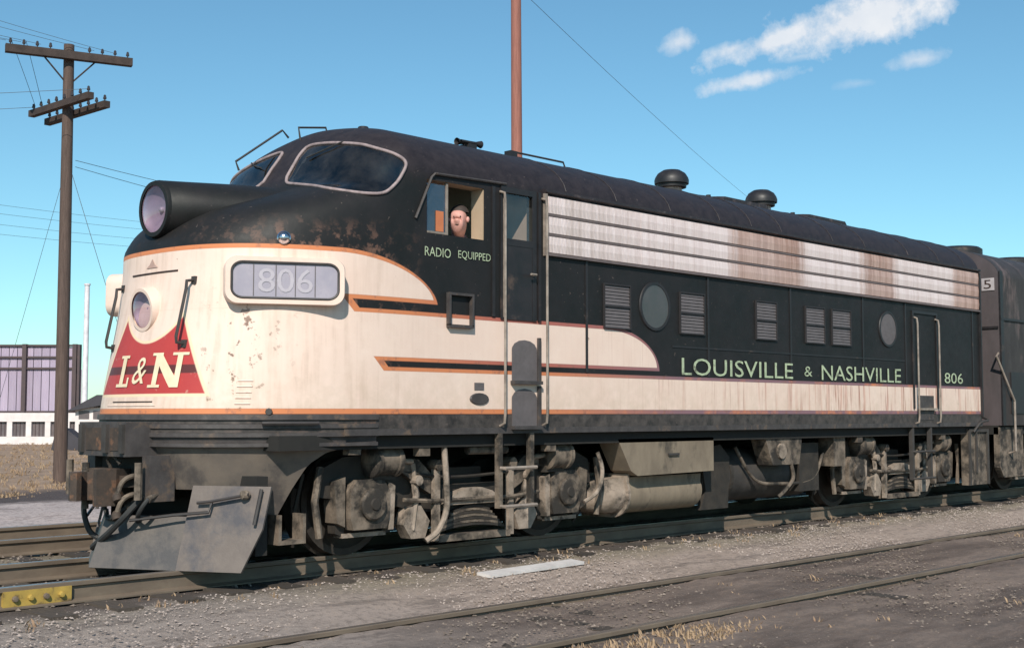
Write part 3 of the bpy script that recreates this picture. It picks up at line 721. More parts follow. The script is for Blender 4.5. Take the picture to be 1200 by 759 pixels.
    bm = BM(); rings = []
    for (sc, d) in ((1.0, -.34), (1.0, -.02), (.985, 0), (.90, .0)):
        rings.append([bm.verts.new(nbmap(d)(p[0] * (sc if sc > .95 else (p[0] and .885)), p[1] * (sc if sc > .95 else .75))) for p in OUT])
    for a, b_ in zip(rings, rings[1:]):
        for i in range(len(OUT)): bm.faces.new((a[i], a[(i + 1) % len(OUT)], b_[(i + 1) % len(OUT)], b_[i]))
    nbx = obj('number_board', bm, 'cream', loco, smooth=True)
    IN = [(p[0] * .885, p[1] * .75) for p in OUT]
    bm = BM(); bm.faces.new([bm.verts.new(nbmap(-.010)(*p)) for p in IN]); obj('number_glass', bm, 'numberglass', nbx)
    bm = BM(); tube(bm, [nbmap(.0)(*p) for p in IN], .011, 6, closed=True); obj('number_gasket', bm, 'dark_rail', nbx)
    fl = 1 if s < 0 else -1
    text_mesh('number_digits', '806', lambda a, c_: nbmap(-.005)(a * fl, c_), -.24, .24, -.105, .105, 'numberdigit', nbx)
    for xx in (-.28, -.085, .085, .26):
        bm = BM(); 
        bm.faces.new([bm.verts.new(nbmap(-.006)(*p)) for p in ((xx - .004, -.14), (xx + .004, -.14), (xx + .004, .14), (xx - .004, .14))]); obj('number_divider', bm, 'louver', nbx)
    # classification light
    cp = Vector(S(R_(51) * s, 2.905)); cn = Vector((-.55, s * .83, .1)).normalized()
    bm = BM(); lathe(bm, [(.062, -.05), (.062, .012), (.050, .02), (.045, .035), (.03, .052), (0, .058)], cp, cn, 16); obj('class_light', bm, 'chrome', loco, smooth=True)
    # nose grab iron
    gy_ = s * .60 + YC
    a, b_ = nose_yz(gy_, 2.53), nose_yz(gy_, 1.96)
    bm = BM(); tube(bm, [a, (a[0] - .07, a[1], 2.52), (a[0] - .075, a[1], 2.45), (b_[0] - .075, b_[1], 2.02), (b_[0] - .07, b_[1], 1.97), b_], .015, 8); g_ = obj('nose_grab_iron', bm, 'dark_rail', loco, smooth=True)
    for q in (a, b_):
        bm = BM(); box(bm, q[0] - .008, q[0] + .03, q[1] - .028, q[1] + .028, q[2] - .035, q[2] + .035); obj('bracket', bm, 'dark_rail', g_)

# lettering on the sides (both sides read the same way)
def side_map(s): return (lambda a, c_: (a, s * 1.4905, c_))
sm = side_map(-1)
text_mesh('road_name_lettering', 'LOUISVILLE', sm, 3.07, 5.50, 1.80, 2.005, 'lettering', loco)
text_mesh('road_name_lettering', '&', sm, 5.78, 5.98, 1.84, 1.975, 'lettering', loco)
text_mesh('road_name_lettering', 'NASHVILLE', sm, 6.22, 8.46, 1.80, 2.005, 'lettering', loco)
text_mesh('side_number', '806', sm, 9.88, 10.52, 1.82, 1.985, 'lettering', loco)
text_mesh('cab_lettering', 'RADIO', sm, -1.00, -.66, 2.855, 2.945, 'lettering', loco)
text_mesh('cab_lettering', 'EQUIPPED', sm, -.56, -.11, 2.855, 2.945, 'lettering', loco)
def far_map(x0, x1): return lambda a, c_: (x0 + x1 - a, 1.4905, c_)
text_mesh('road_name_lettering', 'LOUISVILLE', far_map(3.07, 8.46), 3.07, 5.50, 1.80, 2.005, 'lettering', loco)
text_mesh('road_name_lettering', 'NASHVILLE', far_map(3.07, 8.46), 6.22, 8.46, 1.80, 2.005, 'lettering', loco)
# nose shield letters
nm_ = lambda a, c_: nose_yz(YC - a, c_, .007)
def letter(polys, x0, z0, sx, sz):
    bm = BM()
    for P in polys: bm.faces.new([bm.verts.new((x0 + p[0] * sx, z0 + p[1] * sz, 0)) for p in P])
    bmesh.ops.subdivide_edges(bm, edges=bm.edges[:], cuts=3, use_grid_fill=True); bmesh.ops.triangulate(bm, faces=bm.faces[:])
    for v in bm.verts: v.co = Vector(nose_yz(-v.co.x, v.co.y, .009))
    obj('shield_letter', bm, 'letter_cream', loco, recalc=False)
rc = lambda a, b_, c_, d_: [(a, b_), (c_, b_), (c_, d_), (a, d_)]
letter([rc(0, 0, .9, .10), rc(.78, .10, .9, .30), rc(.22, .10, .50, .91), rc(.04, .91, .68, 1)], -.26, 1.585, .24, .29)
letter([rc(0, 0, .38, .08), rc(.12, .08, .27, .92), [(.27, .62), (.66, 0), (.74, 0), (.74, .33), (.34, .92), (.27, .92)], rc(0, .92, .34, 1), rc(.74, 0, .87, .92), rc(.61, .92, 1, 1)], .29, 1.575, .42, .31)
text_mesh('shield_letter', '&', lambda a, c_: nose_yz(-a, c_, .009), .02, .23, 1.61, 1.85, 'letter_cream', loco, shear=.2)
# nose door lines, crest mark, louvers
def nose_line(name, y0, y1, z0, z1, r, m):
    bm = BM(); tube(bm, [nose_yz(YC + y0 + (y1 - y0) * i / 10, z0 + (z1 - z0) * i / 10, .002) for i in range(11)], r, 6); return obj(name, bm, m, loco)
nose_line('drip_strip', -.40, .36, 2.63, 2.63, .009, 'decal_dark')
nose_line('door_seam', -.36, .30, 1.45, 1.45, .006, 'decal_dark'); nose_line('door_seam', -.40, .42, 1.415, 1.415, .005, 'cream')
poly_mesh('nose_crest', [(-.10, 2.68), (.10, 2.68), (.045, 2.71), (0, 2.765), (-.045, 2.71)], nm_, 'grille_brown', loco)
for k in range(5):
    bm = BM(); tube(bm, [S(R_(-41 - i), 1.43 + k * .05, .002) for i in range(6)], .007, 5); obj('nose_louver', bm, 'cream', loco)
bm = BM(); lathe(bm, [(0, -.03), (.028, -.03), (.034, 0)], S(R_(-52), 1.36), (.6, .8, 0), 8); obj('tow_eye', bm, 'dark_rail', loco)

# headlights
def headlight(c_, r, m, ax):
    bm = BM(); lathe(bm, [(r * .98, -.02), (r * 1.16, -.02), (r * 1.22, .02), (r * 1.22, .14)], c_, ax, 40); h = obj('headlight', bm, m, loco, smooth=True)
    bm = BM(); lathe(bm, [(r, -.005), (r * .92, .025), (r * .7, .055), (r * .35, .075), (.0, .082)], c_, ax, 32); obj('reflector', bm, 'reflector', h, smooth='all')
    bm = BM(); lathe(bm, [(0, .045), (.02, .05), (.028, .065), (.028, .08)], c_, ax, 12); obj('bulb', bm, 'reflector', h, smooth='all')
    bm = BM(); lathe(bm, [(0, -.048), (r * .35, -.044), (r * .7, -.03), (r * .98, -.008)], c_, ax, 32); obj('lens', bm, 'lens', h, smooth='all')
    return h
headlight(Vector((-3.02, 0, 3.235)), .222, 'body_paint', (1, 0, .03))
bm = BM(); rows = []
for i in range(16):
    t = i / 15; xx = -3.005 + 1.325 * t; r = .270 + .05 * t; zc = 3.235 + .03 * t - .05 * max(0, t - .6)
    rows.append([bm.verts.new((xx, r * (1 + 1.9 * t ** .75) * math.cos(a), zc + r * math.sin(a))) for a in [2 * math.pi * k / 40 for k in range(40)]])
for a, b_ in zip(rows, rows[1:]):
    for k in range(40): bm.faces.new((a[k], a[(k + 1) % 40], b_[(k + 1) % 40], b_[k]))
obj('headlight_housing', bm, 'body_paint', loco, smooth='all')
c_ = Vector(nose_yz(YC, 2.29, .045)); headlight(c_, .170, 'cream', (1, 0, .12))

# lower nose: anticlimber bands, apron
def ring_sheet(prof, a0, a1, n, zoff=None):
    bm = BM(); rows = []
    for (z, off) in prof: rows.append([bm.verts.new(tuple(S(a0 + (a1 - a0) * i / n, max(z, 1.15), off)[:2]) + (z,)) for i in range(n + 1)])
    for a, b_ in zip(rows, rows[1:]):
        for i in range(n): bm.faces.new((a[i], a[i + 1], b_[i + 1], b_[i]))
    return bm
prof = [(1.34, .0), (1.335, .02), (1.29, .02), (1.285, -.005), (1.255, -.005), (1.25, .018), (1.215, .018), (1.21, -.005), (1.18, -.005), (1.175, .018), (1.14, .018), (1.135, -.01), (1.09, -.02), (1.085, .012), (1.055, .012), (1.05, -.06)]
obj('anticlimber', ring_sheet(prof, R_(-82), R_(82), 90), 'dark_steel', loco)
def zbot(a): return float(np.interp(abs(a), (0, 47, 47.5, 57, 61, 65, 70, 77), (.68, .68, .44, .44, .68, .89, 1.0, 1.05)))
bm = BM(); rows = []; NA = 124
for i in range(NA + 1):
    a = -77 + 154 * i / NA; r = []
    for k in range(5):
        z = 1.055 + (zbot(a) - 1.055) * k / 4; p = S(R_(a), 1.15, -.05 - .11 * (1.055 - z) / .4); r.append(bm.verts.new((p[0], p[1], z)))
    rows.append(r)
for a, b_ in zip(rows, rows[1:]):
    for k in range(4): bm.faces.new((a[k], b_[k], b_[k + 1], a[k + 1]))
obj('nose_apron', bm, 'apron_steel', loco, smooth=True)
bm = BM(); tube(bm, [S(R_(-50 - i * 2.0), 1.26, .05) for i in range(9)], .018, 6); obj('anticlimber_rail', bm, 'dark_rail', loco)
for s in (-1, 1):
    bm = BM()
    for (x0, x1, z0, z1) in ((-2.50, -2.47, .2, .46), (-2.24, -2.21, .2, .46), (-2.47, -2.24, .2, .235)): box(bm, x0, x1, min(s * 1.12, s * 1.28), max(s * 1.12, s * 1.28), z0, z1)
    obj('pilot_step', bm, 'dusty', loco)
# pilot: a V plow, each half of two plates meeting on a seam
def plate(c4, m):
    P = [Vector(q) for q in c4]; n0_ = (P[1] - P[0]).cross(P[-1] - P[0]); P = [Vector((P[0].x - (n0_.y * (q.y - P[0].y) + n0_.z * (q.z - P[0].z)) / n0_.x, q.y, q.z)) for q in P]; nrm = (P[1] - P[0]).cross(P[-1] - P[0]).normalized() * .025
    bm = BM(); A_ = [bm.verts.new(q) for q in P]; B_ = [bm.verts.new(q + nrm * (1 if nrm.x > 0 else -1)) for q in P]; n = len(P)
    for i in range(n): bm.faces.new((A_[i], A_[(i + 1) % n], B_[(i + 1) % n], B_[i]))
    bm.faces.new(A_[::-1]); bm.faces.new(B_); return obj('pilot_plate', bm, m, loco)
for s in (-1, 1):
    plate([(-3.60, 0, 0), (-3.20, s * .755, 0), (-3.09, s * .745, .45), (-3.44, s * .0, .45)], 'pilot_blue')
    pp_ = plate([(-3.199, s * .758, 0), (-2.90, s * 1.30, 0), (-2.74, s * 1.40, .36), (-2.68, s * 1.40, .72), (-3.03, s * .748, .72)], 'pilot_steel')
    def on(yv, zz, o=.04):      # a point just in front of the side plate
        t = (abs(yv) - .758) / .542; return (-3.199 + .299 * t + .235 * zz - o, yv, zz)
    bm = BM(); tube(bm, [on(s * 1.36, .40), on(s * 1.36, .70)], .016, 6); obj('edge_bar', bm, 'dark_rail', pp_)
    bm = BM(); tube(bm, [on(s * 1.28, .655, .06), on(s * .98, .59, .06), on(s * .86, .575, .05)], .015, 6); obj('uncoupling_lever', bm, 'dark_rail', pp_)
    bm = BM(); tube(bm, [on(s * .98, .59, .05), on(s * .98, .50, .06), on(s * .70, .47, .08), on(s * .38, .42, .12)], .014, 6); obj('uncoupling_lever', bm, 'dark_rail', pp_)
    bm = BM(); lathe(bm, [(0, -.05), (.035, -.04), (.042, 0), (.03, .03)], on(s * 1.24, .65, .04), (1, 0, 0), 10); obj('lever_bracket', bm, 'dusty', pp_)
bm = BM(); prism(bm, [(-1.25, .12), (1.25, .12), (1.25, .80), (-1.25, .80)], -2.72, -2.60, lambda a, yv, c_: (yv, a, c_)); obj('pilot_dark_backing', bm, 'underframe', loco)  # dark box added behind the plow, standing in for the shade there
# coupler, buffer box, hoses
bm = BM(); box(bm, -3.50, -2.9, -.42, .42, .97, 1.27); bf = obj('buffer_box', bm, 'dark_steel', loco, bev=.015)
for (y0_, y1_) in ((-.31, -.15), (.0, .28)):
    bm = BM(); box(bm, -3.508, -3.502, y0_, y1_, 1.02, 1.22); obj('buffer_recess', bm, 'rusty', bf)
for (ya, yb) in ((-.12, -.04), (-.40, -.34), (.32, .38)):
    bm = BM(); box(bm, -3.53, -3.50, ya, yb, 1.0, 1.25); obj('buffer_rib', bm, 'tank_dark', bf)
bm = BM(); box(bm, -3.30, -2.8, -.36, .36, .80, .97); obj('coupler_pocket', bm, 'underframe', loco)
bm = BM(); prism(bm, [(-3.30, -.15), (-3.30, .15), (-3.44, .20), (-3.58, .20), (-3.50, .09), (-3.47, -.02), (-3.52, -.10), (-3.66, -.16), (-3.66, -.22), (-3.48, -.23)], .54, .86, lambda a, yv, c_: (a, c_, yv)); cp_ = obj('coupler', bm, 'rusty', loco, bev=.012)
bm = BM(); prism(bm, [(-3.52, .20), (-3.62, .22), (-3.72, .17), (-3.76, .06), (-3.73, .0), (-3.68, .01), (-3.66, .09), (-3.58, .10), (-3.52, .06)], .58, .83, lambda a, yv, c_: (a, c_, yv)); obj('knuckle', bm, 'rusty', cp_, bev=.012)
bm = BM(); cyl(bm, (-3.56, .17, .50), (-3.56, .17, .91), .032, 12); obj('knuckle_pin', bm, 'dusty', cp_)
bm = BM(); tube(bm, smoothpath([(-3.42, -.02, .86), (-3.46, -.03, .95), (-3.46, -.14, .97), (-3.44, -.22, .90)], 5), .014, 6); obj('lift_link', bm, 'dusty', cp_)
bm = BM(); box(bm, -3.44, -3.34, -.30, -.17, .70, .80); obj('guard_lug', bm, 'rusty', cp_, bev=.012)
for (yy_, zz_) in ((-.34, .80), (.34, .80), (-.34, .64)):
    bm = BM(); tube(bm, smoothpath([(-3.2, yy_, zz_), (-3.38, yy_, zz_), (-3.47, yy_ + .02, zz_ - .05), (-3.50, yy_ + .05, zz_ - .16)], 5), .022, 8); obj('train_line_pipe', bm, 'dusty', loco, smooth=True)
    bm = BM(); lathe(bm, [(0, -.03), (.04, -.025), (.045, .02), (.025, .05), (0, .05)], (-3.50, yy_ + .05, zz_ - .19), (0, .5, 1), 12); obj('glad_hand', bm, 'rusty', loco, smooth=True)
bm = BM(); box(bm, -3.35, -2.7, -.11, .11, .58, .80); obj('shank', bm, 'grimy', cp_)
for (p, r) in (([(-3.2, -.42, .62), (-3.35, -.44, .60), (-3.48, -.36, .44), (-3.5, -.15, .30), (-3.48, .14, .17), (-3.42, .26, .14)], .028), ([(-3.2, .40, .70), (-3.36, .42, .66), (-3.45, .40, .50), (-3.42, .36, .30), (-3.36, .3, .22)], .026),
               ([(-3.25, -.28, .60), (-3.40, -.26, .52), (-3.46, -.10, .42), (-3.42, .05, .46), (-3.4, .12, .58)], .018), ([(-3.22, -.52, .66), (-3.36, -.56, .60), (-3.40, -.48, .48), (-3.3, -.3, .40)], .020)):
    bm = BM(); tube(bm, smoothpath(p, 6), r, 8); h = obj('air_hose', bm, 'rubber', loco, smooth=True)
    bm = BM(); cyl(bm, p[0], p[1], r * 1.5, 10); obj('hose_fitting', bm, 'dusty', h)
for s in (-1, 1):
    bm = BM(); box(bm, -3.34, -3.1, min(s * .42, s * .56), max(s * .42, s * .56), .58, .98); obj('buffer_bracket', bm, 'dark_steel', loco, bev=.015)
    bm = BM(); cyl(bm, (-3.42, s * .62 + .12, .60), (-3.42, s * .62 + .12, .92), .035, 8); obj('angle_cock', bm, 'dusty', loco)

# underframe and tanks
bm = BM(); box(bm, -2.6, XR - .05, -1.40, 1.40, 1.02, 1.15); box(bm, -2.9, 11.5, -.3, .3, .75, 1.02); obj('underframe', bm, 'underframe', loco)
for s in (-1, 1):
    bm = BM(); prism(bm, [(1.99, 1.06), (3.82, 1.06), (3.82, .655), (2.34, .64), (2.22, .70)], s * 1.10, s * 1.40); t_ = obj('battery_box', bm, 'tank', loco, bev=.025)
    bm = BM(); box(bm, 2.9, 3.1, min(s * 1.40, s * 1.425), max(s * 1.40, s * 1.425), .86, .885); obj('latch', bm, 'dark_rail', t_)
    bm = BM(); pr = [(1.26, .62)] + [(1.06 + .22 * math.cos(q), .42 + .22 * math.sin(q)) for q in np.linspace(.5, -math.pi / 2, 10)] + [(.6, .20), (.6, .62)]
    prism(bm, pr, 2.30, 3.74, lambda a, yv, c_: (yv, s * a, c_)); obj('fuel_tank_side', bm, 'tank', loco, smooth=True)
    bm = BM(); pr2 = [(1.30, .66)] + [(1.07 + .25 * math.cos(q), .42 + .26 * math.sin(q)) for q in np.linspace(.5, -math.pi / 2, 10)] + [(.6, .16), (.6, .66)]
    prism(bm, pr2, 2.28, 2.315, lambda a, yv, c_: (yv, s * a, c_)); obj('tank_end_plate', bm, 'dusty_lit', loco)
    bm = BM(); rows = []
    for (xx, sc) in ((1.86, .55), (1.92, .74), (2.04, .90), (2.16, .97), (2.28, 1.0)): rows.append([bm.verts.new((xx, s * (.6 + (p[0] - .6) * sc), .42 + (p[1] - .42) * sc)) for p in pr])
    for a, b_ in zip(rows, rows[1:]):
        for i in range(len(pr)): bm.faces.new((a[i], a[(i + 1) % len(pr)], b_[(i + 1) % len(pr)], b_[i]))
    bm.faces.new(rows[0]); obj('tank_nose', bm, 'dusty_lit', loco, smooth=True)
    bm = BM(); cyl(bm, (3.95, s * .80, .55), (6.55, s * .80, .55), .34, 28); ar = obj('air_reservoir', bm, 'tank_dark', loco, smooth=True)
    for xx in (4.55, 5.95):
        bm = BM(); cyl(bm, (xx, s * .80, .55), (xx + .06, s * .80, .55), .355, 28); obj('strap', bm, 'grimy', ar)
    bm = BM(); prism(bm, [(3.88, .90), (4.30, .96), (4.50, .80), (4.46, .16), (3.86, .16), (3.98, .40)], s * 1.10, s * 1.16); obj('splash_plate', bm, 'grimy', ar, bev=.02)
    bm = BM(); box(bm, 6.05, 6.55, min(s * 1.0, s * 1.22), max(s * 1.0, s * 1.22), .30, .95); obj('cooler_box', bm, 'grimy', ar, bev=.03)
    bm = BM(); tube(bm, smoothpath([(4.6, s * 1.18, .92), (5.0, s * 1.2, .50), (5.6, s * 1.2, .42), (6.4, s * 1.2, .46), (6.7, s * 1.2, .80)]), .022, 8); obj('reservoir_pipe', bm, 'dusty', ar, smooth=True)
    bm = BM(); prism(bm, [(4.98, 1.06), (5.88, 1.06), (5.80, .68), (5.16, .68), (5.10, .80)], s * 1.15, s * 1.38); dv = obj('valve_box', bm, 'dusty', loco, bev=.02)
    bm = BM(); cyl(bm, (5.35, s * 1.38, .86), (5.35, s * 1.41, .86), .10, 14); obj('valve_cover', bm, 'dusty_lit', dv)
    bm = BM(); tube(bm, smoothpath([(5.62, s * 1.36, .70), (5.66, s * 1.37, .5), (5.50, s * 1.34, .34), (5.40, s * 1.30, .26)]), .025, 8); obj('drain_pipe', bm, 'dusty', dv)
    bm = BM(); tube(bm, smoothpath([(1.75, s * 1.30, .92), (1.80, s * 1.33, .72), (1.74, s * 1.32, .50), (1.55, s * 1.28, .38)]), .024, 8); obj('pipe', bm, 'dusty_lit', loco, smooth=True)
    bm = BM(); box(bm, 6.75, 7.05, min(s * 1.1, s * 1.35), max(s * 1.1, s * 1.35), .62, 1.04); obj('relay_box', bm, 'dusty', loco, bev=.02)
    bm = BM(); tube(bm, [(-1.4, s * 1.36, 1.06), (1.7, s * 1.36, 1.06)], .022, 6); obj('pipe', bm, 'grimy', loco)
    bm = BM(); tube(bm, [(6.6, s * 1.34, 1.05), (10.8, s * 1.34, 1.05)], .022, 6); obj('pipe', bm, 'grimy', loco)
    # sand hose hanging by the leading truck
    bm = BM(); tube(bm, smoothpath([(-.62, s * 1.36, 1.02), (-.60, s * 1.37, .72), (-.585, s * 1.36, .42), (-.66, s * 1.33, .22), (-.78, s * 1.28, .12)]), .030, 8); obj('sand_hose', bm, 'dusty_lit', loco, smooth=True)
    bm = BM(); cyl(bm, (-.25, s * 1.30, .98), (.30, s * 1.30, .98), .045, 10); obj('pipe', bm, 'dusty', loco)
    for (xx, zz) in ((-1.75, 1.06), (-.9, 1.03), (.9, 1.04), (7.4, 1.03), (10.0, 1.04)):
        bm = BM(); box(bm, xx - .07, xx + .07, min(s * 1.3, s * 1.39), max(s * 1.3, s * 1.39), zz - .09, zz + .04); obj('pipe_bracket', bm, 'dusty', loco, bev=.01)

# trucks
def make_truck():
    half = [(0, .64), (.50, .64), (.80, .78), (1.02, .92), (1.25, .965), (1.62, .94), (1.86, .84), (1.90, .58), (1.72, .56), (1.70, .24), (1.60, .20), (1.585, .70), (1.155, .70), (1.14, .20), (1.04, .22), (.98, .46), (.66, .38), (0, .38)]
    poly = [(-p[0], p[1]) for p in reversed(half[1:-1])]
    poly = half + [(-p[0], p[1]) for p in reversed(half[1:-1])]
    root = None
    bm = BM()
    for s in (-1, 1):
        prism(bm, poly, s * 1.0, s * 1.11)
    box(bm, -.28, .28, -1.0, 1.0, .55, .80); box(bm, -1.75, -1.68, -1.0, 1.0, .62, .80); box(bm, 1.68, 1.75, -1.0, 1.0, .62, .80)
    root = obj('truck_frame', bm, 'grimy', loco, bev=.014)
    for s in (-1, 1):
        for sx in (-1, 1):
            xw = sx * 1.372
            # wheel
            bm = BM(); lathe(bm, [(.05, .10), (.10, .10), (.13, .085), (.16, .055), (.36, .045), (.43, .06), (.445, .075), (.508, .072), (.515, -.05), (.545, -.062), (.545, -.085), (.44, -.085), (.40, -.03), (.16, -.03), (.05, -.05)], (xw, s * .753, .509), (0, s, 0), 40)
            obj('wheel', bm, 'wheel_steel', root, smooth=True)
            # journal box
            bm = BM(); prism(bm, [(xw - .20, .27), (xw + .20, .27), (xw + .235, .38), (xw + .235, .62), (xw + .16, .73), (xw - .16, .73), (xw - .235, .62), (xw - .235, .38)], s * .95, s * 1.22)
            jbx = obj('journal_box', bm, 'dusty', root, bev=.022)
            bm = BM(); lathe(bm, [(.15, 0), (.15, .03), (.135, .045), (.06, .05), (.05, .065), (0, .067)], (xw + .02, s * 1.22, .50), (0, s, 0), 24); obj('bearing_cover', bm, 'dusty', jbx, smooth=True)
            for k in range(6):
                a = k * math.pi / 3; bm = BM(); cyl(bm, (xw + .02 + .105 * math.cos(a), s * 1.245, .49 + .105 * math.sin(a)), (xw + .02 + .105 * math.cos(a), s * 1.262, .49 + .105 * math.sin(a)), .013, 6); obj('bolt', bm, 'dusty', jbx)
            bm = BM(); prism(bm, [(xw - sx * .30, .25), (xw - sx * .24, .25), (xw - sx * .24, .70), (xw - sx * .32, .66)], s * 1.02, s * 1.20); obj('pedestal_flange', bm, 'dusty_lit', root, bev=.01)
            bm = BM(); prism(bm, [(xw + sx * .27, .30), (xw + sx * .36, .34), (xw + sx * .40, .72), (xw + sx * .27, .76)], s * 1.0, s * 1.18); obj('pedestal_flange', bm, 'dusty', root, bev=.012)
            bm = BM(); box(bm, xw - .26, xw + .26, min(s * 1.0, s * 1.13), max(s * 1.0, s * 1.13), .195, .235); obj('tie_bar', bm, 'dusty_lit', root)
            # brake cylinder
            xc = sx * 1.20
            bm = BM(); lathe(bm, [(0, 0), (.11, .0), (.155, .02), (.155, .07), (.14, .08), (.14, .27), (.155, .28), (.155, .33), (.08, .37), (0, .37)], (xc - sx * .16 - .0, s * 1.20, .90), (sx, 0, 0), 24); bc = obj('brake_cylinder', bm, 'dusty', root, smooth=True)
            bm = BM(); cyl(bm, (xc - sx * .16, s * 1.20, .90), (xc - sx * .36, s * 1.20, .88), .025, 8); obj('piston_rod', bm, 'dusty_lit', bc)
            bm = BM(); box(bm, xc - .16, xc + .14, min(s * 1.05, s * 1.22), max(s * 1.05, s * 1.22), .72, .775); obj('cylinder_bracket', bm, 'grimy', bc)
            # brake levers and shoes each side of the wheel
            for dx in (-.60, .60):
                bm = BM(); tube(bm, [(xw + dx * .92, s * 1.17, .86), (xw + dx * 1.02, s * 1.17, .55), (xw + dx * .93, s * 1.17, .22)], .034, 6); obj('brake_lever', bm, 'dusty_lit' if dx * sx < 0 else 'dusty', root)
                bm = BM(); d = 1 if dx > 0 else -1
                pts_ = [(xw + d * (.53) * math.cos(t), .509 + .53 * math.sin(t)) for t in np.linspace(-.55, .25, 6)] + [(xw + d * .63 * math.cos(t), .509 + .62 * math.sin(t)) for t in np.linspace(.25, -.55, 6)]
                prism(bm, pts_, s * .70, s * .83); obj('brake_shoe', bm, 'grimy', root)
            bm = BM(); tube(bm, smoothpath([(xw + sx * .62, s * 1.0, .80), (xw + sx * .66, s * .92, .40), (xw + sx * .58, s * .80, .12)]), .02, 6); obj('sand_pipe', bm, 'grimy', root)
        # springs and swing hangers
        sp = None
        bm = BM(); box(bm, -.50, .50, min(s * .98, s * 1.22), max(s * .98, s * 1.22), .085, .150); sp = obj('spring_plank', bm, 'dusty', root, bev=.012)
        for k in range(7):
            L_ = .46 - k * .035; zz = .175 + k * .030; bm = BM()
            top = [(L_ * q, zz + .026 + .045 * (1 - q * q)) for q in np.linspace(-1, 1, 7)]; bot = [(L_ * q, zz + .002 + .045 * (1 - q * q)) for q in np.linspace(1, -1, 7)]
            prism(bm, top + bot, s * 1.03, s * 1.17); obj('spring_leaf', bm, 'dusty' if k % 2 else 'grimy', sp)
        bm = BM(); prism(bm, [(-.42, .44), (.42, .44), (.25, .56), (.10, .60), (-.10, .60), (-.25, .56)], s * 1.0, s * 1.21); obj('spring_seat', bm, 'dusty_lit', sp, bev=.012)
        for sx in (-1, 1):
            bm = BM(); box(bm, sx * .52 - .035, sx * .52 + .035, min(s * 1.16, s * 1.215), max(s * 1.16, s * 1.215), .10, .88); obj('swing_hanger', bm, 'dusty_lit', root, bev=.01)
            bm = BM(); cyl(bm, (sx * .52, s * 1.10, .84), (sx * .52, s * 1.25, .84), .055, 12); obj('hanger_pin', bm, 'dusty', root)
            bm = BM(); prism(bm, [(sx * .60, .30), (sx * .72, .46), (sx * .86, .44), (sx * .94, .28), (sx * .84, .14), (sx * .66, .14)], s * 1.04, s * 1.19); obj('brake_hanger_casting', bm, 'dusty_lit', root, bev=.022)
            bm = BM(); prism(bm, [(sx * .58, .56), (sx * .70, .62), (sx * .98, .80), (sx * .98, .92), (sx * .74, .90), (sx * .58, .76)], s * 1.06, s * 1.18); obj('frame_casting', bm, 'dusty', root, bev=.02)
            bm = BM(); cyl(bm, (sx * .78, s * 1.15, .70), (sx * .78, s * 1.24, .70), .05, 12); obj('lever_pin', bm, 'dusty_lit', root)
        bm = BM(); tube(bm, [(-.95, s * 1.20, .52), (-.55, s * 1.22, .49), (.55, s * 1.22, .49), (.95, s * 1.20, .52)], .022, 6); obj('brake_rod', bm, 'dusty', root)
        bm = BM(); tube(bm, smoothpath([(-1.0, s * 1.16, .80), (-.4, s * 1.2, .72), (.4, s * 1.2, .74), (1.0, s * 1.16, .80)]), .016, 6); obj('brake_pipe', bm, 'grimy', root)
    for sx in (-1, 1):
        bm = BM(); cyl(bm, (sx * 1.372, -.95, .509), (sx * 1.372, .95, .509), .085, 14); obj('axle', bm, 'wheel_steel', root, smooth=True)
        bm = BM(); cyl(bm, (sx * .75, -.6, .5), (sx * .75, .6, .5), .36, 18); obj('traction_motor', bm, 'underframe', root, smooth=True)
    return root
truck = make_truck(); truck.location = (-.05, 0, 0)
t2 = copy_tree(truck, loco); t2.location = (8.98, 0, 0)

# roof things
for xc in (4.88, 7.09):
    bm = BM(); lathe(bm, [(.16, -.10), (.145, .02), (.14, .22)], (xc, 0, 4.28), (0, 0, 1), 24); nk = obj('roof_vent', bm, 'grille_brown', loco, smooth=True)
    bm = BM(); lathe(bm, [(.13, .155), (.20, .16), (.205, .205), (.235, .21), (.238, .26), (.225, .30), (.19, .355), (.12, .40), (0, .42)], (xc, 0, 4.28), (0, 0, 1), 32); obj('vent_cap', bm, 'black', nk, smooth=True)
for (x0, x1) in ((5.35, 6.55), (7.55, 8.75), (2.6, 4.3), (9.2, 10.6)):
    hgt = .075 if x0 in (5.35, 7.55) else .02
    bm = BM(); rows = []
    for xx, k in ((x0, 0), (x0 + .08, 1), (x1 - .08, 1), (x1, 0)):
        rows.append([bm.verts.new((xx, yv, ZE + BR * math.sqrt(1 - (yv / W) ** 2) - .01 + (hgt + .012) * k)) for yv in np.linspace(-.5, .5, 9)])
    for a, b_ in zip(rows, rows[1:]):
        for i in range(8): bm.faces.new((a[i], a[i + 1], b_[i + 1], b_[i]))
    for j, sgn in ((0, -1), (8, 1)):
        e_ = [r[j] for r in rows]; bm.faces.new([e_[0], e_[1], e_[2], e_[3]])
    obj('roof_hatch', bm, 'roof_black', loco)
    if hgt > .05:
        bm = BM(); cyl(bm, (x0 + .25, -.1, 4.33), (x0 + .25, -.1, 4.42), .035, 8); obj('lifting_eye', bm, 'black', loco)
for xx in (1.05, 1.9, 2.9, 3.9, 4.6, 5.3, 6.6, 7.5, 8.8, 9.8, 10.7):
    bm = BM(); pts_ = [(xx, W * math.cos(a) * 1.001, ZE + BR * math.sin(a) + .003) for a in np.linspace(.10, math.pi - .10, 23)]
    tube(bm, pts_, .006, 5); obj('roof_seam', bm, 'roof_black', loco)
bm = BM(); box(bm, .36, .48, -.68, -.54, 4.18, 4.27); hb = obj('air_horn', bm, 'black', loco, bev=.01)
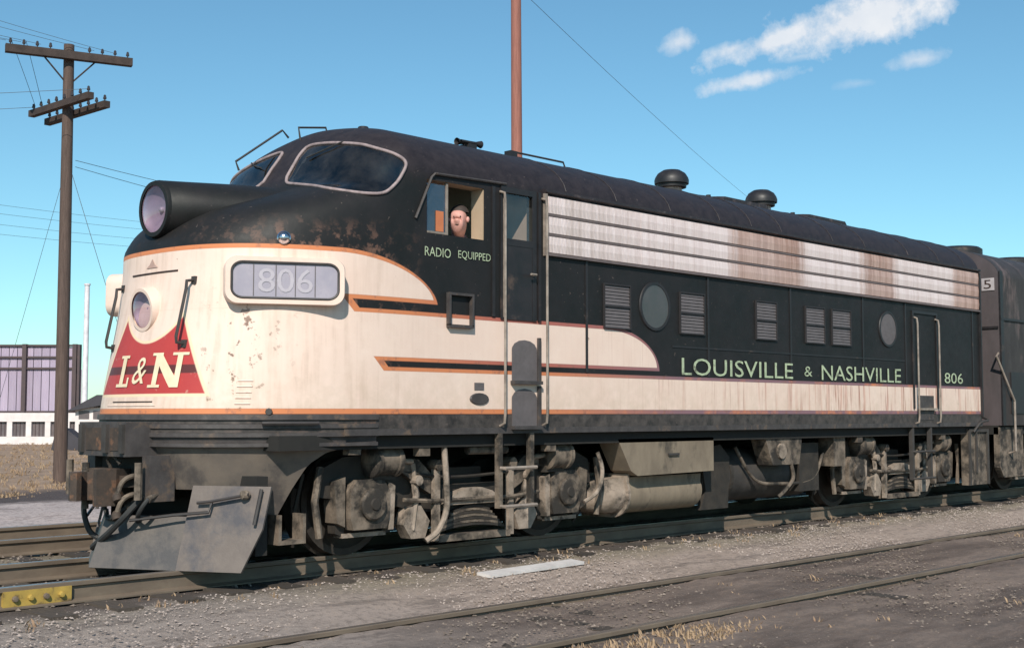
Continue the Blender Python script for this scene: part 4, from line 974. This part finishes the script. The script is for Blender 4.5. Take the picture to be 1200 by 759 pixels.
bm = BM(); lathe(bm, [(.016, .16), (.018, 0), (.02, -.08), (.042, -.17), (.036, -.165), (0, -.08)], (.42, -.60, 4.285), (1, 0, 0), 14); obj('trumpet', bm, 'black', hb)
bm = BM(); lathe(bm, [(.016, -.16), (.018, 0), (.02, .06), (.042, .14), (.036, .135), (0, .06)], (.42, -.66, 4.285), (1, 0, 0), 14); obj('trumpet', bm, 'black', hb)
bm = BM(); box(bm, 1.04, 1.15, -.65, -.55, 4.20, 4.30); ra = obj('roof_antenna', bm, 'black', loco, bev=.01)
bm = BM(); tube(bm, [(1.15, -.60, 4.28), (1.18, -.60, 4.30), (1.98, -.60, 4.30), (2.02, -.60, 4.22)], .012, 6); obj('rod', bm, 'dark_rail', ra)
bm = BM(); tube(bm, [(-1.70, .62, 3.86), (-1.74, .62, 3.95), (-1.16, .62, 4.37), (-1.08, .62, 4.30)], .012, 6); obj('windshield_grab_iron', bm, 'dark_rail', loco)
bm = BM(); tube(bm, [(-1.30, .1, 4.13), (-1.33, .1, 4.29), (-.98, .1, 4.345), (-.95, .1, 4.25)], .012, 6); obj('windshield_grab_iron', bm, 'dark_rail', loco)
bm = BM(); lathe(bm, [(.07, -.03), (.07, .04), (.05, .07), (0, .08)], (-.80, -.3, 4.25), (0, 0, 1), 12); obj('roof_beacon_base', bm, 'black', loco)

# cab seat
bm = BM(); box(bm, -.35, .12, -1.28, -.82, 2.55, 2.66); box(bm, .06, .14, -1.28, -.82, 2.66, 3.1); box(bm, -.16, -.06, -1.1, -1.0, 2.14, 2.55)
st = obj('cab_seat', bm, 'seat', loco, bev=.02)

# ------------------------------------------------------------------ engineer at the cab window
def skinned(name, verts, edges, radii, m, parent=None, sub=2):
    me = bpy.data.meshes.new(name); me.from_pydata(verts, edges, [])
    o = bpy.data.objects.new(name, me); col.objects.link(o)
    md = o.modifiers.new('s', 'SKIN'); o.modifiers.new('u', 'SUBSURF').levels = sub; o.modifiers['u'].render_levels = sub
    for i, r in enumerate(radii):
        me.skin_vertices[0].data[i].radius = r if isinstance(r, tuple) else (r, r)
    me.skin_vertices[0].data[0].use_root = True
    bpy.context.view_layer.update()
    m2 = bpy.data.meshes.new_from_object(o.evaluated_get(bpy.context.evaluated_depsgraph_get())); bpy.data.objects.remove(o)
    m2.name = name; m2.materials.clear(); m2.materials.append(MATS[m]); m2.polygons.foreach_set('use_smooth', [True] * len(m2.polygons))
    o2 = bpy.data.objects.new(name, m2); col.objects.link(o2)
    if parent is not None: o2.parent = parent
    return o2
HX, HY = -.36, -1.17
bv = [(-.12, -1.05, 2.74), (-.12, -1.05, 2.90), (-.16, -1.07, 3.06), (-.20, -1.09, 3.14), (-.30, -1.22, 3.15), (-.37, -1.30, 3.22), (-.39, -1.31, 3.31), (-.385, -1.31, 3.385), (-.475, -1.375, 3.275), (-.44, -1.35, 3.18),
      (-.27, -1.28, 3.03), (-.36, -1.36, 2.88), (-.58, -1.36, 2.98), (-.66, -1.36, 3.02), (-.16, -.87, 3.06), (-.26, -.80, 2.84), (-.5, -.9, 2.86), (-.60, -.93, 2.88),
      (-.18, -1.14, 2.72), (-.56, -1.16, 2.72), (-.60, -1.16, 2.30), (-.72, -1.16, 2.20), (-.18, -.96, 2.72), (-.56, -.94, 2.72), (-.60, -.94, 2.30), (-.72, -.94, 2.20)]
be = [(0, 1), (1, 2), (2, 3), (3, 4), (4, 5), (5, 6), (6, 7), (5, 8), (5, 9), (3, 10), (10, 11), (11, 12), (12, 13), (3, 14), (14, 15), (15, 16), (16, 17), (0, 18), (18, 19), (19, 20), (20, 21), (0, 22), (22, 23), (23, 24), (24, 25)]
br_ = [(.15, .11), (.15, .11), (.15, .10), (.075, .07), (.058, .058), (.085, .093), (.094, .104), (.075, .083), .015, .055, .055, .045, .036, .04, .055, .045, .036, .04, .085, .07, .05, .04, .085, .07, .05, .04]
per = skinned('person', bv, be, br_, 'skin')
tag(per, 'person in a blue shirt leaning at the open cab side window', 'person')
shirt = skinned('shirt', [bv[i] for i in (0, 1, 2, 3, 10, 11, 14, 15, 12)], [(0, 1), (1, 2), (2, 3), (3, 4), (4, 5), (3, 6), (6, 7), (5, 8)], [(.165, .125), (.165, .125), (.165, .115), (.088, .082), .068, .058, .068, .058, .047], 'shirt', per)
skinned('trousers', [bv[i] for i in (0, 18, 19, 20, 22, 23, 24)], [(0, 1), (1, 2), (2, 3), (0, 4), (4, 5), (5, 6)], [(.16, .12), .098, .083, .063, .098, .083, .063], 'denim', per)
HC = Vector((-.385, -1.31, 3.315)); FD = Vector((-.80, -.60, 0)).normalized(); SD = Vector((-FD.y, FD.x, 0))
bm = BM()
hv = [[bm.verts.new(HC + FD * (-.045) + Vector((math.cos(t) * math.cos(p) * .098, math.sin(t) * math.cos(p) * .098, .030 + math.sin(p) * .098))) for t in [2 * math.pi * i / 20 for i in range(20)]] for p in [R_(8 + 80 * k / 7) for k in range(8)]]
for a, b_ in zip(hv, hv[1:]):
    for i in range(20): bm.faces.new((a[i], a[(i + 1) % 20], b_[(i + 1) % 20], b_[i]))
obj('hair', bm, 'hair', per, smooth='all')
for s in (-1, 1):
    bm = BM(); bmesh.ops.create_icosphere(bm, subdivisions=2, radius=.0075, matrix=Matrix.Translation(HC + FD * .096 + SD * s * .033 + Vector((0, 0, -.012)))); obj('eye', bm, 'eye', per, smooth='all')
    bm = BM(); bmesh.ops.create_icosphere(bm, subdivisions=2, radius=.026, matrix=Matrix.Translation(HC + SD * s * .092 + Vector((0, 0, -.03))) @ Matrix.Diagonal((.7, .7, 1.2, 1))); obj('ear', bm, 'skin', per, smooth='all')
bm = BM(); tube(bm, [HC + FD * .080 + SD * -.026 + Vector((0, 0, -.088)), HC + FD * .090 + Vector((0, 0, -.091)), HC + FD * .080 + SD * .026 + Vector((0, 0, -.088))], .005, 6); obj('mouth', bm, 'seat', per)

# ------------------------------------------------------------------ second unit coupled behind
tu = thing('trailing_locomotive', 'dark grimy second unit coupled behind the cab locomotive', 'locomotive', (12.0, 0, 0))
sec = [(-W, 1.15)] + [(-W, 3.6)] + [(-wz(z), z - .02) for z in ZR if z > 3.65] + [(wz(z), z - .02) for z in reversed(ZR) if z > 3.65] + [(W, 3.6), (W, 1.15)]
bm = BM(); A_ = [bm.verts.new((0.0, p[0], p[1])) for p in sec]; B_ = [bm.verts.new((14.3, p[0], p[1])) for p in sec]
for i in range(len(sec)): bm.faces.new((A_[i], A_[(i + 1) % len(sec)], B_[(i + 1) % len(sec)], B_[i]))
bm.faces.new(B_); obj('body_shell', bm, 'b_unit', tu, smooth=True)
bm = BM(); bm.faces.new([bm.verts.new((.002, p[0] * .998, p[1])) for p in sec]); ew = obj('end_wall', bm, 'b_end', tu)
bm = BM(); box(bm, -.35, 0, -.42, .42, 1.3, 3.4); obj('diaphragm', bm, 'rubber', tu, bev=.03)
for s in (-1, 1):
    bm = BM(); box(bm, -.012, .10, min(s * 1.475, s * 1.50), max(s * 1.475, s * 1.50), 1.15, 3.75); obj('corner_post', bm, 'black', tu)
    bm = BM(); tube(bm, [(-.01, s * 1.44, 2.36), (-.22, s * 1.50, 2.30), (.36, s * 1.54, 1.56), (.36, s * 1.54, .72), (.36, s * 1.42, .68)], .020, 8); obj('handrail', bm, 'handrail', tu)
    bm = BM(); box(bm, .35, 1.2, min(s * 1.482, s * 1.50), max(s * 1.482, s * 1.50), 1.35, 2.05); obj('side_panel', bm, 'black', tu)
    bm = BM(); box(bm, .0, 14.3, min(s * 1.482, s * 1.505), max(s * 1.482, s * 1.505), 2.92, 2.96); obj('side_rail', bm, 'black', tu)
    bm = BM(); box(bm, -.02, -.002, min(s * .70, s * 1.45), max(s * .70, s * 1.45), 2.78, 2.82); obj('end_rail', bm, 'black', tu)
    for xx in (1.3, 3.0, 4.7, 6.4, 8.1, 9.8, 11.5):
        bm = BM(); box(bm, xx, xx + .04, min(s * 1.482, s * 1.495), max(s * 1.482, s * 1.495), 1.2, 3.6); obj('seam_batten', bm, 'black', tu)
    bm = BM(); prism(bm, [(.0, 1.12), (.95, 1.12), (.95, .28), (.15, .28), (0, .45)], s * 1.32, s * 1.42); obj('step_box', bm, 'dusty', tu, bev=.02)
bm = BM(); box(bm, -.012, -.003, -1.40, -1.18, 3.43, 3.64); pc = obj('placard', bm, 'placard', tu)
text_mesh('placard_digit', '5', lambda a, c_: (-.016, -a, c_), 1.22, 1.35, 3.46, 3.61, 'decal_dark', pc)
bm = BM(); box(bm, 0, 14.2, -1.4, 1.4, 1.0, 1.15); box(bm, -.4, 14, -.3, .3, .7, 1.0); obj('underframe', bm, 'underframe', tu)
bm = BM(); box(bm, -.62, -.2, -.14, .14, .56, .86); obj('coupler', bm, 'grimy', tu, bev=.03)
for xx in (1.6, 4.0):
    bm = BM(); lathe(bm, [(.46, -.1), (.46, .14), (.40, .18), (0, .20)], (xx, 0, 4.24), (0, 0, 1), 28); obj('roof_fan', bm, 'black', tu, smooth=True)
for xx in (2.9, 11.6):
    t3 = copy_tree(truck, tu); t3.location = (xx, 0, 0)

# ------------------------------------------------------------------ poles and wires
pp0 = Vector((3.8, 15.44, gz(15.4)))
tp = thing('telegraph_pole', 'dark wooden telegraph pole with crossarms and insulators, left of the nose', 'pole', pp0)
lean = Vector((-.02, .03, 9.50))
bm = BM(); tube(bm, [(0, 0, -.3), tuple(lean * .5), tuple(lean)], [.150, .132, .112], 14); obj('pole_shaft', bm, 'wood_pole', tp, smooth=True)
def arm(d, zc, L_, off, name='crossarm', n=8, sec_=.06, down=False):
    d = d.normalized(); nrm = Vector((-d.y, d.x, 0)); base = lean * (zc / 9.50) + nrm * off
    bm = BM(); M = Matrix((d, nrm, Vector((0, 0, 1)))).transposed().to_4x4(); M.translation = base
    box(bm, -L_ / 2, L_ / 2, -sec_, sec_, -sec_, sec_, M); a_ = obj(name, bm, 'crossarm', tp, bev=.008)
    for k in range(n):
        t = -L_ / 2 + .1 + (L_ - .2) * k / (n - 1)
        if abs(t) < .15: continue
        bm = BM(); lathe(bm, [(.012, .0), (.012, .05), (.035, .05), (.038, .08), (.028, .10), (.03, .12), (.015, .145), (0, .145)], base + d * t + Vector((0, 0, sec_ if not down else -.2)), (0, 0, 1), 8); obj('insulator', bm, 'insulator', a_)
    return base, d
d1 = RT * 2.56 + FH * 1.27; d2 = RT * 2.1 - FH * 1.9
c1, d1n = arm(d1, 9.22, 2.62, -.18, n=10, sec_=.085)
c2, d2n = arm(d2, 8.14, 2.55, -.18, n=8, sec_=.07); c3, _ = arm(d2, 8.02, 2.55, .20, n=8, sec_=.07)
for s in (-1, 1):
    bm = BM(); tube(bm, [c1 + d1n * s * .55 + Vector((0, 0, -.06)), lean * (8.6 / 9.5) + Vector((0, 0, 0))], .018, 6); obj('brace', bm, 'crossarm', tp)
q = C = CAM
p606 = Vector((8.84, 6.78, gz(6.78)))
rp = thing('telegraph_pole', 'plain reddish brown wooden pole rising behind the cab roof', 'pole', p606)
bm = BM(); tube(bm, [(0, 0, -.3), (0, 0, 6), (-.02, .02, 12.2)], [.125, .112, .095], 14); obj('pole_shaft', bm, 'red_pole', rp, smooth=True)
M = Matrix((d1n, Vector((-d1n.y, d1n.x, 0)), Vector((0, 0, 1)))).transposed().to_4x4(); M.translation = Vector((0, 0, 11.6))
bm = BM(); box(bm, -1.3, 1.3, .09, .2, -.06, .06, M); obj('crossarm', bm, 'crossarm', rp)
def wire(P, Q, sag, r, label):
    P, Q = Vector(P), Vector(Q)
    r *= .6; bm = BM(); tube(bm, [P.lerp(Q, i / 24) - Vector((0, 0, sag * 4 * (i / 24) * (1 - i / 24))) for i in range(25)], r, 5)
    o = obj('overhead_wire', bm, 'wire'); return tag(o, label, 'wire', 'overhead wires')
top = pp0 + lean
w0 = pp0 + c2
def at(u, v, D): d = pixdir(u, v); return CAM + d * (D / d.dot(FH))
wire(pp0 + lean * .735 + Vector((.2, 0, 0)), at(560, 262, 60), .5, .011, 'upper of two thin wires running from the dark pole towards the cab roof')
wire(pp0 + lean * .72 + Vector((.2, 0, 0)), at(540, 270, 60), .6, .011, 'lower of two thin wires running from the dark pole towards the cab roof')
for t in (-1.2, -.9):
    wire(pp0 + c1 + d1n * t + Vector((0, 0, .2)), pp0 + c2 + d2n * (t + .1) + Vector((0, 0, .15)), -.02, .009, 'short jumper wire between crossarms from the ' + ('outermost pin' if t < -1 else 'second outermost pin'))
for i, t in enumerate((-1.3, -1.0, -.6, .5, .9)):
    e = pp0 + c1 + d1n * t + Vector((0, 0, .17)); wire(e, e + Vector((-14, 4, 3.0 + .4 * i)) * 1.5, 1.0, .008, 'line wire leaving the top crossarm of the dark pole at ' + ('tip', 'second pin', 'third pin', 'fourth pin', 'fifth pin')[i])
for i, t in enumerate((-1.25, 1.2)):
    e = pp0 + c2 + d2n * t + Vector((0, 0, .15)); wire(e, e + Vector((-30, 22, -.5)), .8, .009, 'line wire leaving the lower paired crossarms at ' + ('the end under the jumper wires', 'the end nearer the locomotive')[i])
wire(pp0 + lean * .74, pp0 + Vector((1.6, -1.2, 0)) + RT * .2, .0, .010, 'taut guy wire from the dark pole down to the ground')
wire(pp0 + lean * .72, pp0 + RT * -2.2 + FH * 1.0, .0, .008, 'slack guy wire from the dark pole down to the field')
for i, (v0, v1) in enumerate(((232, 252), (243, 258), (256, 268), (268, 275))):
    wire(at(-60, v0, 45), at(420, v1 + 26, 70), .25, .010, ('highest', 'second highest', 'third highest', 'lowest')[i] + ' of four distant line wires crossing behind the dark pole')
wire(at(560, -60, 24), at(900, 250, 60), .2, .009, 'lone thin wire slanting down the sky behind the locomotive roof')

# ------------------------------------------------------------------ industrial building, shed, chimney pipe
rzb = math.atan2(RT.y, RT.x)
b0 = at(0, 522, 62); b0.z = -.12
ib = thing('industrial_building', 'low industrial building with lilac sheet wall in dark frame over white windowed base', 'building', b0, rzb)
kx = 62 / 1500     # metres per photo pixel at that distance; local x runs along the facade, local y away from the camera
def U_(u): return u * kx
Wl = -190
bm = BM(); box(bm, U_(Wl), U_(112), .30, 8, 0, 1.50); obj('core', bm, 'bldg_pane', ib)
bm = BM(); box(bm, U_(Wl), U_(72), .35, 1.4, 1.50, 4.75); obj('upper_core', bm, 'bldg_frame', ib)
# white base: plinth, piers, lintel, windows
bm = BM(); box(bm, U_(Wl), U_(112), -.02, .30, 0, .38); obj('plinth', bm, 'bldg_white', ib)
bm = BM(); box(bm, U_(Wl), U_(112), -.04, .30, 1.10, 1.52); obj('lintel', bm, 'bldg_white', ib)
us = np.arange(Wl, 113, 22.3)
for i, u in enumerate(us):
    bm = BM(); box(bm, U_(u) - .13, U_(u) + .13, -.03, .30, .38, 1.10); obj('pier', bm, 'bldg_white', ib)
    if i < len(us) - 1:
        bm = BM(); box(bm, U_(u) + .13, U_(us[i + 1]) - .13, .12, .14, .38, 1.10); wn = obj('window', bm, 'bldg_pane', ib)
        bm = BM(); xm = (U_(u) + U_(us[i + 1])) / 2
        box(bm, xm - .02, xm + .02, .09, .12, .38, 1.10); box(bm, xm - .2, xm - .17, .09, .12, .38, 1.10); box(bm, xm + .17, xm + .2, .09, .12, .38, 1.10); obj('mullion', bm, 'bldg_frame', wn)
# lilac sheet panels
for i in range(-12, 7):
    u0 = 25 + i * 9.6
    for (v0, v1) in ((1.58, 3.62), (3.70, 4.16), (4.22, 4.72)):
        if u0 > 76 and v1 > 3.65: continue
        bm = BM(); x0, x1 = U_(u0) + .015, U_(u0 + 9.6) - .015; n = 6
        pts_ = [(x0 + (x1 - x0) * k / n, .22 + (.02 if k % 2 else 0)) for k in range(n + 1)]
        A_ = [bm.verts.new((a, b_, v0)) for a, b_ in pts_]; B_ = [bm.verts.new((a, b_, v1)) for a, b_ in pts_]
        for k in range(n): bm.faces.new((A_[k], A_[k + 1], B_[k + 1], B_[k]))
        obj('sheet_panel', bm, 'lilac_sheet', ib, recalc=False)
for u in (-179, -128, -77, -26, 25, 84):
    bm = BM(); box(bm, U_(u) - .10, U_(u) + .10, .02, .30, 1.5, 4.85); obj('column', bm, 'bldg_frame', ib)
for zz in (1.53, 3.63, 4.17, 4.74):
    bm = BM(); box(bm, U_(Wl), U_(90), .12, .32, zz, zz + .09); obj('girt', bm, 'bldg_frame', ib)
bm = BM(); box(bm, U_(89) - .06, U_(89) + .06, .02, .3, 1.5, 4.83); obj('column', bm, 'bldg_frame', ib)
wp = at(98, 520, 60); wp.z = -.12
ch = thing('white_mast', 'tall thin white pipe mast beside the industrial building', 'mast', wp)
bm = BM(); tube(bm, [(0, 0, 0), (0, 0, 4), (0, 0, 7.55)], [.14, .125, .115], 12); obj('shaft', bm, 'white_pipe', ch, smooth=True)
bm = BM(); lathe(bm, [(.15, 0), (.15, .08), (0, .1)], (0, 0, 7.5), (0, 0, 1), 12); obj('cap', bm, 'white_pipe', ch)
sp0 = at(112, 522, 55); sp0.z = -.12
sh = thing('shed', 'small white shed with dark sloping roof beside the industrial building', 'shed', sp0, rzb)
bm = BM(); box(bm, -.9, 3.2, 0, 2.5, 0, 1.75); obj('wall', bm, 'bldg_white', sh)
bm = BM(); prism(bm, [(-1.25, 1.55), (.1, 2.28), (3.4, 2.28), (3.4, 1.9), (.2, 1.82)], -.3, 2.8); obj('roof', bm, 'shed_roof', sh)
for k in range(6):
    bm = BM(); box(bm, -.75 + k * .62, -.75 + k * .62 + .45, -.02, -.002, 1.25, 1.6); obj('window', bm, 'bldg_pane', sh)
bm = BM(); prism(bm, [(-.8, 0), (.9, 0), (-.2, .85), (-.6, .9)], -1.4, -.6); pile = obj('scrap_pile', bm, 'shed_roof'); pile.location = at(97, 514, 53); pile.location.z = -.1; pile.rotation_euler.z = rzb
tag(pile, 'dark heap of scrap before the small white shed', 'scrap')
